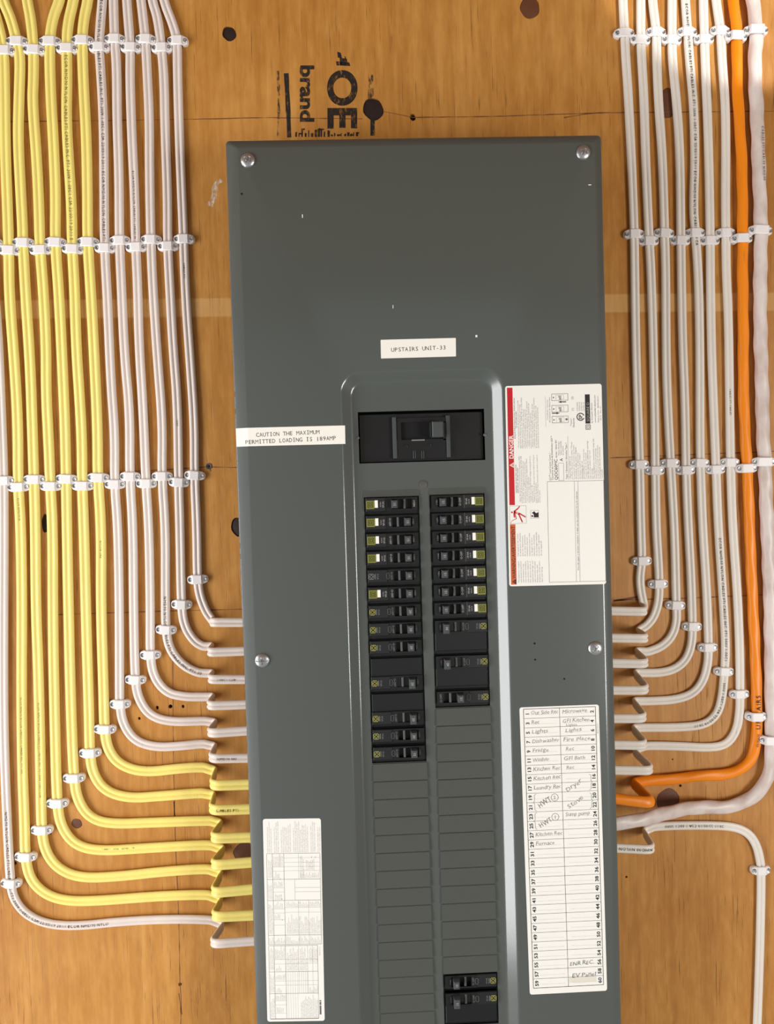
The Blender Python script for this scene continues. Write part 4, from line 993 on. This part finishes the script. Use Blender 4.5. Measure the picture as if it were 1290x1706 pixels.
s.text('ENR REC.', um+3, v0+27.75*dv, 9.5, 1.5, 4, 2, jitter=.06, shear=.15, fit=42)
s.rect(um+1.5, v0+29.05*dv, u1-12, v0+29.6*dv, 5, 0); s.text('EV Panel', um+6, v0+29.1*dv, 9.5, 3, 4, 2, jitter=.06, shear=.15, fit=42)
s.text('80253-706-01', 130.3, 48, 2.6, 90, 4, fit=17)
s.done(['ink', 'red', 'ink2', 'pencil', 'ink2', 'stain', 'ink3'])

# WIRING SHEET (bottom left)
s = Sticker((438, 1364.3), (534.7, 1363.2), (541.2, 1700.5), (445.6, 1702), H)
local(s.sheet('wiring_sticker', 'paper', panel, 4.0, 'white sheet of tiny wiring tables at the lower left of the panel'))
rnd = random.Random(9)
def greytext(ua, ub, vtop, vbot, pitch=2.6, size=2.6, mi=1, gaps=()):
    W_ = 'conductor terminal torque tighten neutral bar line load aluminium copper wire size lb-in N.m breaker voltage rating couple serrage borne calibre cable conducteur '.split()
    u = ua
    while u < ub:
        if not any(g0 < u < g1 for g0, g1 in gaps):
            t_ = ' '.join(rnd.choice(W_) for _ in range(max(1, int((vbot-vtop)/size/3.6))))
            s.text(t_, u+size*.7, vbot, size, 90, mi, fit=(vbot-vtop)*rnd.uniform(.75, 1))
        u += pitch
greytext(6, 94, 3, 56, 2.9, 2.7, 2, ((13, 15), (25, 29), (46, 48), (74, 78), (86, 88)))
def grid(us, vs, mi=1, wd=.4):
    for u in us: s.seg(u, vs[0], u, vs[-1], wd, mi)
    for v in vs: s.seg(us[0], v, us[-1], v, wd, mi)
T1 = 57.5
grid([5, 14.5, 33.5, 94], [T1, T1+43, T1+78, T1+136, T1+151.5], 0, .5)
grid([14.5, 26.5, 33.5], [T1, T1+22], 0, .4); grid([14.5, 33.5], [T1+22, T1+29.5, T1+43, T1+57, T1+64, T1+78, T1+92, T1+99, T1+110, T1+119, T1+136], 1, .4)
grid([33.5, 58, 94], [T1, T1+7.5, T1+15, T1+22, T1+29, T1+43], 2, .4); grid([51, 94], [T1+43, T1+57, T1+64, T1+78], 2, .5)
grid([33.5, 56.5, 73.5, 94], [T1+78, T1+90, T1+98, T1+136, T1+151.5], 1, .4)
for ua, ub, a, b in ((7, 13, T1+4, T1+40), (16, 25, T1+2, T1+21), (27, 32, T1+2, T1+20), (16, 24, T1+30, T1+42), (6, 13, T1+46, T1+76), (16, 31, T1+44, T1+56), (17, 28, T1+65, T1+77), (6, 13, T1+80, T1+134), (16, 31, T1+79, T1+91), (16, 25, T1+100, T1+109), (60, 92, T1+30, T1+41), (36, 92, T1+100, T1+134), (36, 92, T1+79, T1+89), (6, 32, T1+137, T1+150), (35, 92, T1+137, T1+150), (60, 66, T1+1, T1+42), (70, 84, T1+4, T1+28)):
    greytext(ua, ub, a, b, 2.5, 2.4, 2)
T2 = T1 + 153.5
grid([5, 14, 33, 87], [T2, T2+43.5, T2+80, T2+122.5, V and 333-.01], 0, .5)
grid([14, 33], [T2, T2+23, T2+30.5, T2+43.5, T2+59, T2+66, T2+80, T2+92, T2+99, T2+113], 1, .4); grid([14, 26, 33], [T2, T2+23], 1, .4)
grid([33, 55, 70, 78.5, 87], [T2, T2+23, T2+30, T2+43.5, T2+59, T2+66, T2+80], 1, .4)
for q in range(5): s.seg(36.5+q*4, T2+43.5, 36.5+q*4, T2+122, .3, 2)
for q in range(4): s.seg(59+q*3.4, T2+43.5, 59+q*3.4, T2+80, .3, 2)
for ua, ub, a, b in ((6, 12, T2+3, T2+40), (15, 25, T2+2, T2+22), (27, 31, T2+2, T2+22), (16, 26, T2+31, T2+42), (6, 12, T2+46, T2+78), (15, 31, T2+45, T2+57), (16, 26, T2+67, T2+79), (6, 12, T2+82, T2+120), (15, 31, T2+81, T2+91), (16, 28, T2+100, T2+112), (35, 54, T2+2, T2+42), (57, 69, T2+2, T2+42), (72, 85, T2+2, T2+28), (57, 85, T2+83, T2+121), (6, 31, T2+124, T2+136), (34, 85, T2+124, T2+136), (72, 85, T2+67, T2+79)):
    greytext(ua, ub, a, min(b, 333), 2.5, 2.4, 2)
s.rect(88.5, 312, 91.5, 327, 0); s.rect(88.5, 303, 91.5, 311, 0); s.text('80270-431-01', 91.5, 228, 2.6, 90, 2, fit=14); s.rect(88.6, 305, 90.6, 306, 3, 1)
for a, b in ((80, 64), (86, 64), (27, 100), (29, 133), (29, 168)): s.rect(a-.6, b-.6, a+.6, b+.6, 0, 1)
s.done(['ink2', 'ink3', 'ink3', 'paper'])
